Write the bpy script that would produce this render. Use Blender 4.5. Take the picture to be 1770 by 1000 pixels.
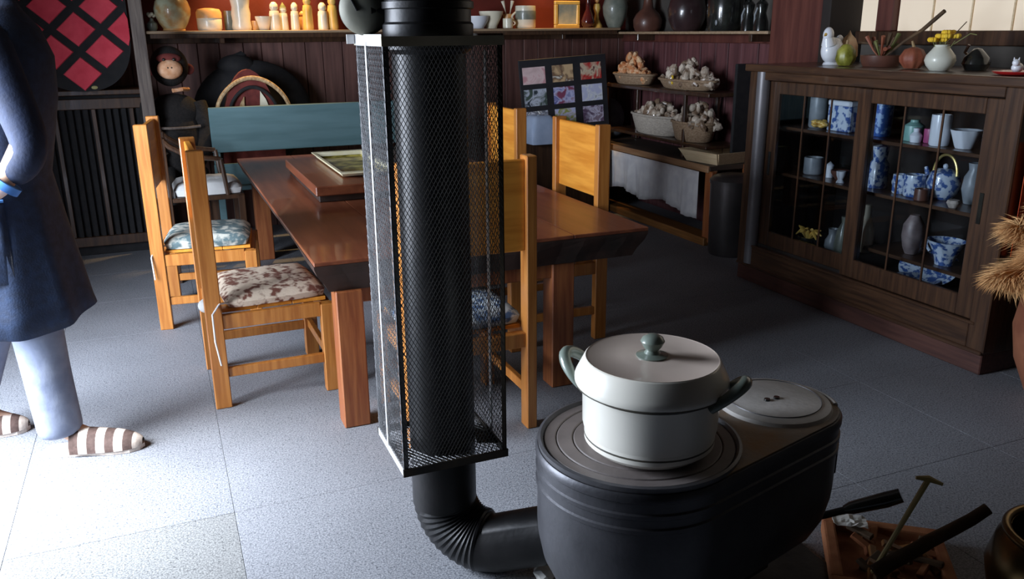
import bpy, bmesh, math, random
from mathutils import Vector, Matrix, Euler
R = math.radians
PI = math.pi
random.seed(7)
for o in list(bpy.data.objects): bpy.data.objects.remove(o)
SC = bpy.context.scene
COL = SC.collection

# ------------------------------------------------ camera
cd = bpy.data.cameras.new('camera'); cam = bpy.data.objects.new('camera', cd); COL.objects.link(cam)
cd.sensor_fit = 'HORIZONTAL'; cd.sensor_width = 36.0; cd.lens = 36.0 * 1450.0 / 1770.0; cd.clip_start = 0.02
def cam_matrix(pitch, yaw, roll, loc):
    f = Vector((math.sin(yaw) * math.cos(pitch), math.cos(yaw) * math.cos(pitch), -math.sin(pitch)))
    r0 = Vector((math.cos(yaw), -math.sin(yaw), 0)); d0 = f.cross(r0)
    r = math.cos(roll) * r0 + math.sin(roll) * d0
    d = -math.sin(roll) * r0 + math.cos(roll) * d0
    m = Matrix((r, -d, -f)).transposed().to_4x4(); m.translation = loc
    return m
cam.matrix_world = cam_matrix(R(17.106), R(22.541), R(0.489), (0, 0, 1.3))
SC.camera = cam

# ------------------------------------------------ world and lights
SC.view_settings.view_transform = 'Standard'; SC.view_settings.look = 'None'
SC.view_settings.gamma = 1.0; SC.view_settings.use_curve_mapping = False
SC.view_settings.exposure = 0.15
W = bpy.data.worlds.new('world'); SC.world = W; W.use_nodes = True
bg = W.node_tree.nodes['Background']; bg.inputs[0].default_value = (0.55, 0.72, 1.0, 1); bg.inputs[1].default_value = 1.5
def area(name, loc, target, sx, sy, power, col, spread=180):
    l = bpy.data.lights.new(name, 'AREA'); l.shape = 'RECTANGLE'; l.size = sx; l.size_y = sy
    l.energy = power; l.color = col; l.spread = R(spread)
    o = bpy.data.objects.new(name, l); COL.objects.link(o); o.location = loc
    o.rotation_euler = (Vector(target) - Vector(loc)).to_track_quat('-Z', 'Y').to_euler()
    return o
area('daylight_opening', (-1.30, 2.78, 1.12), (1.0, 3.0, 0.62), 1.35, 1.5, 138, (0.80, 0.88, 1.0), 140)
area('doorway_floor_fill', (-1.31, 2.35, 1.25), (-0.50, 2.42, 0.0), 0.6, 0.8, 17, (0.92, 0.96, 1.0), 62)  # second doorway lamp, added to brighten the near left floor
def spot(name, loc, target, power, ang=80, col=(1.0, 0.62, 0.25), size=0.04):
    l = bpy.data.lights.new(name, 'SPOT'); l.energy = power; l.color = col; l.spot_size = R(ang); l.spot_blend = 0.6
    l.shadow_soft_size = size
    o = bpy.data.objects.new(name, l); COL.objects.link(o); o.location = loc
    o.rotation_euler = (Vector(target) - Vector(loc)).to_track_quat('-Z', 'Y').to_euler()
SPOTS = [((0.78, 5.76, 2.30), (0.72, 5.86, 1.32), 130, 66), ((2.72, 5.76, 2.25), (2.78, 5.86, 1.32), 60, 46)]
for i, (a, b, p, an) in enumerate(SPOTS): spot('shelf_spotlight_light', a, b, p, an)

# ------------------------------------------------ materials
MATS = {}
def mat(name, col, rough=0.6, metal=0.0, col2=None, scale=8.0, stretch=(1, 1, 1), bump=0.0, bscale=None, lo=0.35, hi=0.65,
        emit=None, estr=0.0, trans=0.0, coat=0.0, detail=4.0, spec=0.5, alpha=1.0, dist=0.0):
    m = bpy.data.materials.new(name); m.use_nodes = True; MATS[name] = m
    nt = m.node_tree; N = nt.nodes; L = nt.links; p = N['Principled BSDF']
    c = (*col, 1)
    p.inputs['Base Color'].default_value = c; p.inputs['Roughness'].default_value = rough
    p.inputs['Metallic'].default_value = metal; p.inputs['Transmission Weight'].default_value = trans
    p.inputs['Coat Weight'].default_value = coat; p.inputs['Specular IOR Level'].default_value = spec
    p.inputs['Alpha'].default_value = alpha
    tc = N.new('ShaderNodeTexCoord'); mp = N.new('ShaderNodeMapping'); mp.inputs['Scale'].default_value = stretch
    L.new(tc.outputs['Object'], mp.inputs['Vector'])
    if col2:
        n = N.new('ShaderNodeTexNoise'); n.inputs['Scale'].default_value = scale; n.inputs['Detail'].default_value = detail
        n.inputs['Distortion'].default_value = dist
        r = N.new('ShaderNodeValToRGB'); r.color_ramp.elements[0].position = lo; r.color_ramp.elements[1].position = hi
        r.color_ramp.elements[0].color = c; r.color_ramp.elements[1].color = (*col2, 1)
        L.new(mp.outputs[0], n.inputs['Vector']); L.new(n.outputs['Fac'], r.inputs[0]); L.new(r.outputs[0], p.inputs['Base Color'])
        m['ramp'] = r.name
    if bump:
        b = N.new('ShaderNodeBump'); b.inputs['Strength'].default_value = bump; b.inputs['Distance'].default_value = 0.004
        n2 = N.new('ShaderNodeTexNoise'); n2.inputs['Scale'].default_value = bscale or scale * 2; n2.inputs['Detail'].default_value = 5
        L.new(mp.outputs[0], n2.inputs['Vector']); L.new(n2.outputs['Fac'], b.inputs['Height']); L.new(b.outputs[0], p.inputs['Normal'])
    if emit:
        p.inputs['Emission Color'].default_value = (*emit, 1); p.inputs['Emission Strength'].default_value = estr
    return m
wx = (2, 30, 30); wy = (30, 2, 30); wz = (30, 30, 2)
def tile_mat(name, a, b, c):
    m = mat(name, a, 0.62, col2=b, scale=210, detail=3, bump=0.25, bscale=260, lo=0.36, hi=0.64)
    nt = m.node_tree; N = nt.nodes; L = nt.links; p = N['Principled BSDF']
    r = N[m['ramp']]
    n = N.new('ShaderNodeTexNoise'); n.inputs['Scale'].default_value = 130; n.inputs['Detail'].default_value = 2
    g = N.new('ShaderNodeNewGeometry'); L.new(g.outputs['Position'], n.inputs['Vector'])
    for k in N:
        if k.type == 'TEX_NOISE' and k != n: L.new(g.outputs['Position'], k.inputs['Vector'])
    r2 = N.new('ShaderNodeValToRGB'); r2.color_ramp.elements[0].position = 0.60; r2.color_ramp.elements[1].position = 0.68
    L.new(n.outputs['Fac'], r2.inputs[0])
    mx = N.new('ShaderNodeMix'); mx.data_type = 'RGBA'
    L.new(r2.outputs[0], mx.inputs[0]); L.new(r.outputs[0], mx.inputs[6]); mx.inputs[7].default_value = (*c, 1)
    n3 = N.new('ShaderNodeTexNoise'); n3.inputs['Scale'].default_value = 3.2; n3.inputs['Detail'].default_value = 3
    L.new(g.outputs['Position'], n3.inputs['Vector'])
    mx2 = N.new('ShaderNodeMix'); mx2.data_type = 'RGBA'; mx2.blend_type = 'MULTIPLY'; mx2.inputs[0].default_value = 0.35
    r3 = N.new('ShaderNodeValToRGB'); r3.color_ramp.elements[0].position = 0.3; r3.color_ramp.elements[1].position = 0.7
    r3.color_ramp.elements[0].color = (0.62, 0.62, 0.62, 1)
    L.new(n3.outputs['Fac'], r3.inputs[0]); L.new(mx.outputs[2], mx2.inputs[6]); L.new(r3.outputs[0], mx2.inputs[7])
    L.new(mx2.outputs[2], p.inputs['Base Color'])
    return m
M_tile = tile_mat('floor_tile_grey', (0.115, 0.122, 0.142), (0.285, 0.295, 0.320), (0.075, 0.08, 0.095))
M_tile2 = tile_mat('floor_tile_worn', (0.100, 0.103, 0.106), (0.250, 0.255, 0.256), (0.07, 0.072, 0.076))
M_sub = mat('subfloor', (0.03, 0.03, 0.032), 0.9, col2=(0.05, 0.05, 0.05))
M_pine = mat('pine_varnished', (0.36, 0.120, 0.020), 0.42, col2=(0.50, 0.200, 0.042), scale=2.2, stretch=wz, bump=0.1, coat=0.25)
M_pinep = mat('pine_panel', (0.60, 0.215, 0.022), 0.45, col2=(0.78, 0.33, 0.045), scale=2.0, stretch=(20, 2, 20), bump=0.1)
M_tab = mat('table_redwood', (0.15, 0.042, 0.020), 0.36, col2=(0.25, 0.080, 0.036), scale=1.6, stretch=(12, 1.2, 12), bump=0.08, coat=0.15)
M_tabe = mat('table_edge_shaded', (0.016, 0.009, 0.006), 0.7, col2=(0.045, 0.02, 0.013), scale=8, bump=0.5)  # slab edge colour darkened to carry the shade on the front edge
M_tleg = mat('table_leg_wood', (0.20, 0.055, 0.018), 0.45, col2=(0.32, 0.11, 0.035), scale=2.2, stretch=wz, bump=0.1)
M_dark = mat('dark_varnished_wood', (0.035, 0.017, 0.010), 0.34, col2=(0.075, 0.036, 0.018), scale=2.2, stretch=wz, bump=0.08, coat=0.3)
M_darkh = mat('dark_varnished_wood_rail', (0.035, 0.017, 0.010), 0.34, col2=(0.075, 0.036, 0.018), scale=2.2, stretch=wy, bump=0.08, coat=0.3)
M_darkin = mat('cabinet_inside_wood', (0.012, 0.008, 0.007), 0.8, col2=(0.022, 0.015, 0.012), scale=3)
M_board = mat('wall_board_purple_brown', (0.075, 0.030, 0.025), 0.6, col2=(0.150, 0.068, 0.055), scale=1.6, stretch=(20, 20, 1.2), bump=0.2)
M_boardr = mat('wall_board_red_brown', (0.080, 0.027, 0.030), 0.6, col2=(0.150, 0.055, 0.058), scale=1.6, stretch=(20, 20, 1.2), bump=0.2)
M_redwall = mat('red_painted_wall', (0.10, 0.010, 0.005), 0.7, col2=(0.15, 0.016, 0.007), scale=3, bump=0.2, bscale=40)
M_pillar = mat('red_brown_pillar', (0.075, 0.020, 0.015), 0.5, col2=(0.13, 0.040, 0.028), scale=1.6, stretch=(16, 16, 1.2), bump=0.15)
M_post = mat('weathered_post', (0.085, 0.065, 0.058), 0.75, col2=(0.15, 0.12, 0.10), scale=2.6, stretch=wz, bump=0.4)
M_plaster = mat('dark_plaster', (0.060, 0.052, 0.045), 0.9, col2=(0.085, 0.075, 0.065), scale=3, bump=0.2, bscale=60)
M_ceil = mat('ceiling_boards', (0.045, 0.033, 0.026), 0.8, col2=(0.07, 0.05, 0.04), scale=2, stretch=wx)
M_shelf = mat('shelf_wood_pale_edge', (0.30, 0.20, 0.12), 0.5, col2=(0.42, 0.30, 0.19), scale=2, stretch=wx, bump=0.1)
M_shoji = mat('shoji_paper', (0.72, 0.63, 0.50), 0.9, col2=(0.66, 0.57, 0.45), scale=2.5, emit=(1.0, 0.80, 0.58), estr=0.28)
M_iron = mat('black_iron', (0.022, 0.022, 0.024), 0.42, 0.85, col2=(0.045, 0.043, 0.042), scale=10, bump=0.25, bscale=50)
M_pipe = mat('stovepipe_black', (0.009, 0.009, 0.010), 0.42, 0.5, col2=(0.018, 0.017, 0.018), scale=9, bump=0.12, bscale=60)
M_cast = mat('cast_iron_grey', (0.085, 0.084, 0.092), 0.48, 0.45, col2=(0.125, 0.122, 0.130), scale=14, bump=0.15, bscale=90)
M_castb = mat('cast_iron_body', (0.060, 0.060, 0.068), 0.42, 0.55, col2=(0.090, 0.090, 0.100), scale=9, bump=0.12, bscale=90)
M_top = mat('stove_plate_brownish', (0.16, 0.135, 0.128), 0.5, 0.1, col2=(0.21, 0.18, 0.17), scale=9, bump=0.15, bscale=80)
M_ash = mat('ash_grey_plate', (0.50, 0.48, 0.45), 0.6, 0.05, col2=(0.64, 0.61, 0.58), scale=16, bump=0.2, bscale=90)
M_deck = mat('stove_top_shade_brown', (0.30, 0.27, 0.24), 0.65, 0.1, col2=(0.34, 0.20, 0.09), scale=9, bump=0.3, bscale=90)  # ash grey; the brown blotches stand for the pot's shadow
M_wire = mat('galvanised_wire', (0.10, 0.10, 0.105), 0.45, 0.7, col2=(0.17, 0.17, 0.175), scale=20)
M_wired = mat('wire_shade_side', (0.020, 0.020, 0.021), 0.45, 0.6, col2=(0.045, 0.043, 0.040), scale=60)  # same guard wire, coloured dark for the panels away from the daylight
M_rustrod = mat('rusty_rod', (0.30, 0.12, 0.035), 0.6, 0.4, col2=(0.5, 0.24, 0.09), scale=60, bump=0.3)
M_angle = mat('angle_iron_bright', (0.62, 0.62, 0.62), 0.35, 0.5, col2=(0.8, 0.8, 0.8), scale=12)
M_angled = mat('angle_iron_olive', (0.34, 0.31, 0.22), 0.6, 0.0, col2=(0.44, 0.40, 0.30), scale=12)  # olive tone of the guard's top cross rails
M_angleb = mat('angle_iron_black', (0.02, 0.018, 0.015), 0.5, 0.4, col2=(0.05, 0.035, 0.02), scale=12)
M_enamel = mat('cream_enamel', (0.80, 0.77, 0.68), 0.28, col2=(0.84, 0.81, 0.73), scale=4, coat=0.35)
M_lid = mat('lid_enamel_pinkish', (0.62, 0.51, 0.44), 0.30, col2=(0.68, 0.57, 0.49), scale=4, coat=0.3)
M_band = mat('dark_enamel_line', (0.06, 0.055, 0.045), 0.4, col2=(0.09, 0.08, 0.06))
M_green = mat('grey_green_enamel', (0.15, 0.185, 0.155), 0.3, col2=(0.20, 0.24, 0.205), scale=10, coat=0.5)
M_teal = mat('teal_painted_board', (0.075, 0.150, 0.165), 0.6, col2=(0.105, 0.195, 0.215), scale=2.5, stretch=(1, 8, 8), bump=0.1)
M_navy = mat('navy_cotton', (0.003, 0.008, 0.028), 0.85, col2=(0.007, 0.015, 0.045), scale=30, bump=0.35, bscale=90)
M_apron = mat('navy_apron_denim', (0.004, 0.012, 0.035), 0.85, col2=(0.008, 0.022, 0.060), scale=40, bump=0.3, bscale=180)
M_blue = mat('bright_blue_cloth', (0.04, 0.16, 0.50), 0.8, col2=(0.08, 0.25, 0.62), scale=20, bump=0.2)
M_trou = mat('grey_blue_trousers', (0.15, 0.175, 0.25), 0.85, col2=(0.22, 0.25, 0.33), scale=14, bump=1.0, bscale=14)
M_black = mat('black_cloth', (0.010, 0.010, 0.012), 0.9, col2=(0.018, 0.017, 0.018), scale=20)
M_skin = mat('skin', (0.55, 0.34, 0.24), 0.55, col2=(0.60, 0.38, 0.27), scale=12)
M_hair = mat('black_hair', (0.012, 0.010, 0.010), 0.45, col2=(0.03, 0.025, 0.02), scale=60)
M_white = mat('white_cotton', (0.72, 0.72, 0.70), 0.85, col2=(0.62, 0.62, 0.62), scale=12, bump=0.4, bscale=30)
M_curt = mat('white_lace_cloth', (0.66, 0.64, 0.66), 0.9, col2=(0.78, 0.76, 0.76), scale=14, bump=0.2)
M_cush1 = mat('grey_green_patterned_cloth', (0.10, 0.15, 0.16), 0.9, col2=(0.50, 0.50, 0.44), scale=22, lo=0.44, hi=0.56, bump=0.4, bscale=60)
M_cush2 = mat('floral_beige_cloth', (0.16, 0.055, 0.035), 0.9, col2=(0.66, 0.54, 0.42), scale=30, lo=0.40, hi=0.52, bump=0.5, bscale=60)
M_cush3 = mat('blue_white_cloth', (0.06, 0.12, 0.25), 0.9, col2=(0.55, 0.62, 0.66), scale=30, lo=0.42, hi=0.55, bump=0.4)
M_greycl = mat('slate_cloth', (0.10, 0.11, 0.13), 0.9, col2=(0.15, 0.16, 0.18), scale=14, bump=0.3)
M_ltblue = mat('pale_blue_cloth', (0.34, 0.42, 0.58), 0.9, col2=(0.42, 0.50, 0.66), scale=10, bump=0.3)
M_red = mat('crimson_quilt_cloth', (0.66, 0.045, 0.075), 0.9, col2=(0.78, 0.075, 0.11), scale=14, bump=0.4, bscale=40)
M_fur = mat('black_plush', (0.006, 0.005, 0.005), 0.95, col2=(0.014, 0.011, 0.01), scale=60, bump=0.8, bscale=120)
M_tan = mat('tan_plush', (0.62, 0.30, 0.15), 0.9, col2=(0.80, 0.48, 0.30), scale=30, bump=0.5)
M_brplush = mat('dark_red_cloth', (0.10, 0.016, 0.014), 0.9, col2=(0.17, 0.03, 0.024), scale=16, bump=0.4)
M_braid = mat('braided_cord', (0.34, 0.20, 0.09), 0.8, col2=(0.58, 0.42, 0.24), scale=50, bump=0.8)
M_cream = mat('cream_ceramic', (0.74, 0.68, 0.52), 0.35, col2=(0.82, 0.77, 0.62), scale=10, coat=0.3)
M_yel = mat('yellow_glaze', (0.70, 0.42, 0.08), 0.4, col2=(0.80, 0.55, 0.15), scale=12)
M_orangec = mat('ochre_glaze', (0.60, 0.30, 0.10), 0.4, col2=(0.72, 0.44, 0.18), scale=8)
M_globe = mat('mottled_globe_glaze', (0.42, 0.25, 0.10), 0.35, col2=(0.50, 0.50, 0.34), scale=11, lo=0.42, hi=0.58, coat=0.4)
M_stonew = mat('grey_green_stoneware', (0.16, 0.18, 0.15), 0.4, col2=(0.26, 0.27, 0.22), scale=18, coat=0.3)
M_brownc = mat('brown_glaze', (0.085, 0.035, 0.025), 0.4, col2=(0.15, 0.06, 0.04), scale=9, coat=0.2)
M_darkc = mat('aubergine_glaze', (0.030, 0.017, 0.018), 0.28, col2=(0.055, 0.030, 0.030), scale=6, coat=0.5)
M_blackc = mat('black_glaze', (0.010, 0.010, 0.010), 0.2, col2=(0.022, 0.024, 0.020), scale=18, coat=0.5)
M_dkred = mat('dark_red_bottle', (0.045, 0.008, 0.010), 0.15, col2=(0.07, 0.012, 0.012), coat=0.6)
M_bw = mat('blue_white_porcelain', (0.05, 0.11, 0.32), 0.25, col2=(0.55, 0.62, 0.72), scale=38, lo=0.44, hi=0.52, coat=0.5)
M_bluep = mat('cobalt_tin', (0.03, 0.10, 0.35), 0.35, col2=(0.30, 0.45, 0.70), scale=42, lo=0.50, hi=0.58)
M_whitep = mat('white_porcelain', (0.78, 0.80, 0.84), 0.3, col2=(0.70, 0.73, 0.80), scale=6, coat=0.4)
M_mint = mat('mint_glaze', (0.18, 0.36, 0.32), 0.35, col2=(0.25, 0.45, 0.40), scale=10)
M_pink = mat('magenta_glaze', (0.36, 0.06, 0.17), 0.4, col2=(0.5, 0.12, 0.25), scale=10)
M_greyp = mat('grey_porcelain', (0.20, 0.22, 0.24), 0.35, col2=(0.32, 0.34, 0.36), scale=12)
M_mauve = mat('mauve_stoneware', (0.16, 0.12, 0.12), 0.45, col2=(0.28, 0.22, 0.21), scale=22)
M_gold = mat('dull_gold', (0.45, 0.32, 0.08), 0.35, 0.6, col2=(0.6, 0.48, 0.2), scale=20)
M_brass = mat('aged_brass', (0.14, 0.085, 0.03), 0.3, 0.75, col2=(0.25, 0.16, 0.06), scale=8)
M_trayin = mat('mossy_gold_glaze', (0.14, 0.11, 0.015), 0.35, col2=(0.50, 0.42, 0.10), scale=14, lo=0.42, hi=0.58, coat=0.3)
M_traye = mat('white_tray_rim', (0.70, 0.66, 0.48), 0.35, col2=(0.62, 0.56, 0.34), scale=14)
M_brick = mat('hearth_brick', (0.22, 0.065, 0.022), 0.85, col2=(0.38, 0.15, 0.06), scale=12, bump=0.5)
M_bark = mat('bark_dark', (0.040, 0.024, 0.014), 0.85, col2=(0.11, 0.062, 0.028), scale=10, bump=0.7)
M_bamb = mat('old_bamboo', (0.50, 0.38, 0.13), 0.5, col2=(0.62, 0.50, 0.22), scale=14)
M_paper = mat('crumpled_paper', (0.55, 0.54, 0.50), 0.9, col2=(0.68, 0.66, 0.62), scale=20)
M_terra = mat('terracotta_brown', (0.17, 0.055, 0.028), 0.6, col2=(0.26, 0.10, 0.05), scale=7, bump=0.3)
M_pamp = mat('pampas_grass', (0.55, 0.26, 0.09), 0.9, col2=(0.75, 0.45, 0.20), scale=9)
M_stem = mat('dry_stem', (0.26, 0.17, 0.08), 0.8, col2=(0.34, 0.24, 0.12))
M_orange = mat('orange_red_lacquer', (0.55, 0.055, 0.008), 0.4, col2=(0.62, 0.10, 0.015), scale=5)
M_grass = mat('yellow_petals', (0.78, 0.48, 0.02), 0.7, col2=(0.85, 0.58, 0.05), scale=20)
M_leaf = mat('dry_green_leaf', (0.10, 0.12, 0.03), 0.7, col2=(0.18, 0.18, 0.06), scale=20)
M_redl = mat('red_lacquer', (0.35, 0.012, 0.012), 0.3, col2=(0.42, 0.02, 0.02), coat=0.5)
M_redv = mat('rusty_red_gourd', (0.19, 0.045, 0.022), 0.6, col2=(0.30, 0.10, 0.05), scale=14, bump=0.4)
M_cello = mat('crinkled_cellophane_straw', (0.26, 0.17, 0.11), 0.25, col2=(0.78, 0.68, 0.56), scale=12, lo=0.42, hi=0.6, bump=0.9, bscale=30, coat=0.9)
M_wick = mat('wicker_straw', (0.26, 0.16, 0.09), 0.75, col2=(0.44, 0.31, 0.20), scale=60, stretch=(1, 1, 3), bump=0.8, bscale=90)
M_wickl = mat('pale_basket', (0.42, 0.36, 0.30), 0.7, col2=(0.60, 0.54, 0.46), scale=50, stretch=(1, 1, 3), bump=0.8, bscale=90)
M_snack = mat('peach_packet', (0.66, 0.26, 0.10), 0.5, col2=(0.85, 0.58, 0.34), scale=28, lo=0.42, hi=0.58, bump=0.6)
M_bin = mat('dark_bin_metal', (0.055, 0.050, 0.050), 0.28, 0.65, col2=(0.08, 0.07, 0.07), scale=5)
M_column = mat('column_grey_reflection', (0.15, 0.145, 0.155), 0.4, 0.3, col2=(0.19, 0.18, 0.19), scale=5)  # grey stands in for a bluish reflection on the cabinet's corner post
M_traywood = mat('pale_wood_tray', (0.66, 0.48, 0.28), 0.6, col2=(0.76, 0.60, 0.38), scale=3, stretch=wy)
M_benchw = mat('bench_wood', (0.30, 0.15, 0.07), 0.5, col2=(0.40, 0.23, 0.12), scale=2, stretch=wy)
M_orwood = mat('orange_brown_plank', (0.16, 0.065, 0.015), 0.5, col2=(0.26, 0.11, 0.03), scale=2, stretch=wy)
M_slip1 = mat('slipper_beige_stripe', (0.50, 0.42, 0.36), 0.85, col2=(0.60, 0.52, 0.46), scale=60, bump=0.3)
M_slip2 = mat('slipper_brown_stripe', (0.060, 0.035, 0.028), 0.85, col2=(0.10, 0.06, 0.05), scale=60, bump=0.3)
M_photo_b = mat('black_board', (0.012, 0.012, 0.016), 0.6, col2=(0.02, 0.02, 0.025))
M_copper = mat('spotlight_shell', (0.05, 0.05, 0.05), 0.4, 0.6, col2=(0.07, 0.07, 0.07))
M_bulb = mat('bulb_glow', (1, 0.8, 0.5), 0.4, emit=(1.0, 0.65, 0.3), estr=12)
M_disc = mat('verdigris_grey_metal', (0.07, 0.072, 0.06), 0.6, 0.3, col2=(0.15, 0.145, 0.11), scale=9, bump=0.2)
gm = bpy.data.materials.new('cabinet_glass'); gm.use_nodes = True
_n = gm.node_tree.nodes; _l = gm.node_tree.links; _n.clear()
_o = _n.new('ShaderNodeOutputMaterial'); _t = _n.new('ShaderNodeBsdfTransparent'); _g = _n.new('ShaderNodeBsdfGlossy')
_g.inputs['Roughness'].default_value = 0.03; _t.inputs[0].default_value = (0.90, 0.93, 0.95, 1)
_w = _n.new('ShaderNodeLayerWeight'); _w.inputs[0].default_value = .5
_p = _n.new('ShaderNodeMath'); _p.operation = 'POWER'; _p.inputs[1].default_value = 5.0; _l.new(_w.outputs['Facing'], _p.inputs[0])
_f = _n.new('ShaderNodeMath'); _f.operation = 'MULTIPLY_ADD'; _f.inputs[1].default_value = .8; _f.inputs[2].default_value = .03; _l.new(_p.outputs[0], _f.inputs[0]); _x = _n.new('ShaderNodeMixShader')
_l.new(_f.outputs[0], _x.inputs[0]); _l.new(_t.outputs[0], _x.inputs[1]); _l.new(_g.outputs[0], _x.inputs[2]); _l.new(_x.outputs[0], _o.inputs[0])
MATS['glass'] = gm

# ------------------------------------------------ mesh helpers
class B:
    def __init__(s): s.bm = bmesh.new(); s.mi = 0
    def _tag(s, n0):
        s.bm.faces.ensure_lookup_table()
        for f in s.bm.faces[n0:]: f.material_index = s.mi
    def box(s, x0, x1, y0, y1, z0, z1, bev=0.0, rot=None, piv=None):
        n0 = len(s.bm.faces)
        if bev > 0:
            b2 = bmesh.new(); bmesh.ops.create_cube(b2, size=1)
            bmesh.ops.scale(b2, vec=(x1 - x0, y1 - y0, z1 - z0), verts=b2.verts)
            bmesh.ops.bevel(b2, geom=b2.edges[:], offset=bev, segments=1 if bev < 0.006 else 2, affect='EDGES', profile=0.6)
            bmesh.ops.translate(b2, vec=((x0 + x1) / 2, (y0 + y1) / 2, (z0 + z1) / 2), verts=b2.verts)
            s.merge(b2, rot, piv)
        else:
            vs = [s.bm.verts.new((x, y, z)) for x in (x0, x1) for y in (y0, y1) for z in (z0, z1)]
            if rot is not None:
                pv = Vector(piv or (0, 0, 0))
                for v in vs: v.co = rot @ (v.co - pv) + pv
            for f in ((0, 1, 3, 2), (4, 6, 7, 5), (0, 4, 5, 1), (2, 3, 7, 6), (0, 2, 6, 4), (1, 5, 7, 3)):
                s.bm.faces.new([vs[i] for i in f])
        s._tag(n0); return s
    def merge(s, b2, rot=None, piv=None):
        mp = {}
        pv = Vector(piv or (0, 0, 0))
        for v in b2.verts:
            c = v.co.copy()
            if rot is not None: c = rot @ (c - pv) + pv
            mp[v] = s.bm.verts.new(c)
        for f in b2.faces:
            try: s.bm.faces.new([mp[v] for v in f.verts])
            except ValueError: pass
        b2.free()
    def lathe(s, prof, c=(0, 0, 0), seg=32, sx=1, sy=1, lobes=0, amp=0):
        n0 = len(s.bm.faces); rings = []
        for r, z in prof:
            if r < 1e-5: rings.append([s.bm.verts.new((c[0], c[1], c[2] + z))])
            else:
                rings.append([s.bm.verts.new((c[0] + sx * r * (1 + amp * math.cos(lobes * 2 * PI * k / seg)) * math.cos(2 * PI * k / seg),
                                              c[1] + sy * r * (1 + amp * math.cos(lobes * 2 * PI * k / seg)) * math.sin(2 * PI * k / seg), c[2] + z)) for k in range(seg)])
        for a, b in zip(rings, rings[1:]):
            for k in range(seg):
                j = (k + 1) % seg
                if len(a) == 1 and len(b) == 1: continue
                if len(a) == 1: f = [a[0], b[k], b[j]]
                elif len(b) == 1: f = [a[k], b[0], a[j]]
                else: f = [a[k], b[k], b[j], a[j]]
                s.bm.faces.new(f)
        s._tag(n0); return s
    def ball(s, c, r, seg=20, rings=12, sc=(1, 1, 1), rot=None):
        n0 = len(s.bm.faces); b2 = bmesh.new()
        bmesh.ops.create_uvsphere(b2, u_segments=seg, v_segments=rings, radius=r)
        bmesh.ops.scale(b2, vec=sc, verts=b2.verts)
        if rot is not None: bmesh.ops.rotate(b2, matrix=rot, verts=b2.verts)
        bmesh.ops.translate(b2, vec=c, verts=b2.verts); s.merge(b2); s._tag(n0); return s
    def tube(s, pts, r, seg=8, cap=True, closed=False):
        n0 = len(s.bm.faces); P = [Vector(p) for p in pts]; n = len(P)
        rr = r if isinstance(r, (list, tuple)) else [r] * n
        rings = []; up = None
        for i in range(n):
            if closed: t = P[(i + 1) % n] - P[i - 1]
            else: t = P[min(i + 1, n - 1)] - P[max(i - 1, 0)]
            t.normalize()
            if up is None:
                up = Vector((0, 0, 1)) if abs(t.z) < 0.9 else Vector((1, 0, 0))
            u = up - t * up.dot(t); u.normalize(); w = t.cross(u); up = u
            rings.append([s.bm.verts.new(P[i] + rr[i] * (math.cos(2 * PI * k / seg) * u + math.sin(2 * PI * k / seg) * w)) for k in range(seg)])
        pairs = list(zip(rings, rings[1:])) + ([(rings[-1], rings[0])] if closed else [])
        for a, b in pairs:
            for k in range(seg):
                j = (k + 1) % seg; s.bm.faces.new([a[k], a[j], b[j], b[k]])
        if cap and not closed:
            s.bm.faces.new(rings[0][::-1]); s.bm.faces.new(rings[-1])
        s._tag(n0); return s
    def prism(s, out, z0, z1, tf=None):
        n0 = len(s.bm.faces); f = tf or (lambda x, y, z: (x, y, z))
        a = [s.bm.verts.new(f(x, y, z0)) for x, y in out]; b = [s.bm.verts.new(f(x, y, z1)) for x, y in out]
        s.bm.faces.new(a[::-1]); s.bm.faces.new(b)
        for k in range(len(out)):
            j = (k + 1) % len(out); s.bm.faces.new([a[k], a[j], b[j], b[k]])
        s._tag(n0); return s
    def loft(s, loops, cap=True):
        n0 = len(s.bm.faces); L = [[s.bm.verts.new(p) for p in lp] for lp in loops]
        for a, b in zip(L, L[1:]):
            n = len(a)
            for k in range(n):
                j = (k + 1) % n; s.bm.faces.new([a[k], a[j], b[j], b[k]])
        if cap: s.bm.faces.new(L[0][::-1]); s.bm.faces.new(L[-1])
        s._tag(n0); return s
    def build(s, name, m, parent=None, smooth=False, loc=None, rot=None, kind=None):
        bmesh.ops.recalc_face_normals(s.bm, faces=s.bm.faces[:])
        me = bpy.data.meshes.new(name)
        if smooth:
            for f in s.bm.faces: f.smooth = True
            for e in s.bm.edges:
                if len(e.link_faces) == 2 and e.calc_face_angle(0) > R(40): e.smooth = False
        s.bm.to_mesh(me); s.bm.free()
        for k in (m if isinstance(m, (list, tuple)) else [m]): me.materials.append(k)
        o = bpy.data.objects.new(name, me); COL.objects.link(o)
        if parent: o.parent = parent
        if loc: o.location = loc
        if rot: o.rotation_euler = rot
        if kind: o['kind'] = kind
        return o
def tag(o, label=None, cat=None, group=None, kind=None):
    if label: o['label'] = label
    if cat: o['category'] = cat
    if group: o['group'] = group
    if kind: o['kind'] = kind
    return o
def thing(name, label, cat, loc=(0, 0, 0), rz=0, group=None):
    o = bpy.data.objects.new(name, None); COL.objects.link(o); o.location = loc; o.rotation_euler = (0, 0, rz)
    o.empty_display_size = 0.05
    return tag(o, label, cat, group)
def dup(root, loc, rz, label, group=None):
    r = root.copy(); COL.objects.link(r); r.location = loc; r.rotation_euler = (0, 0, rz); r['label'] = label
    if group: r['group'] = group
    for ch in list(root.children):
        c = ch.copy(); COL.objects.link(c); c.parent = r
        for g in ch.children:
            d = g.copy(); COL.objects.link(d); d.parent = c
    return r
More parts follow.
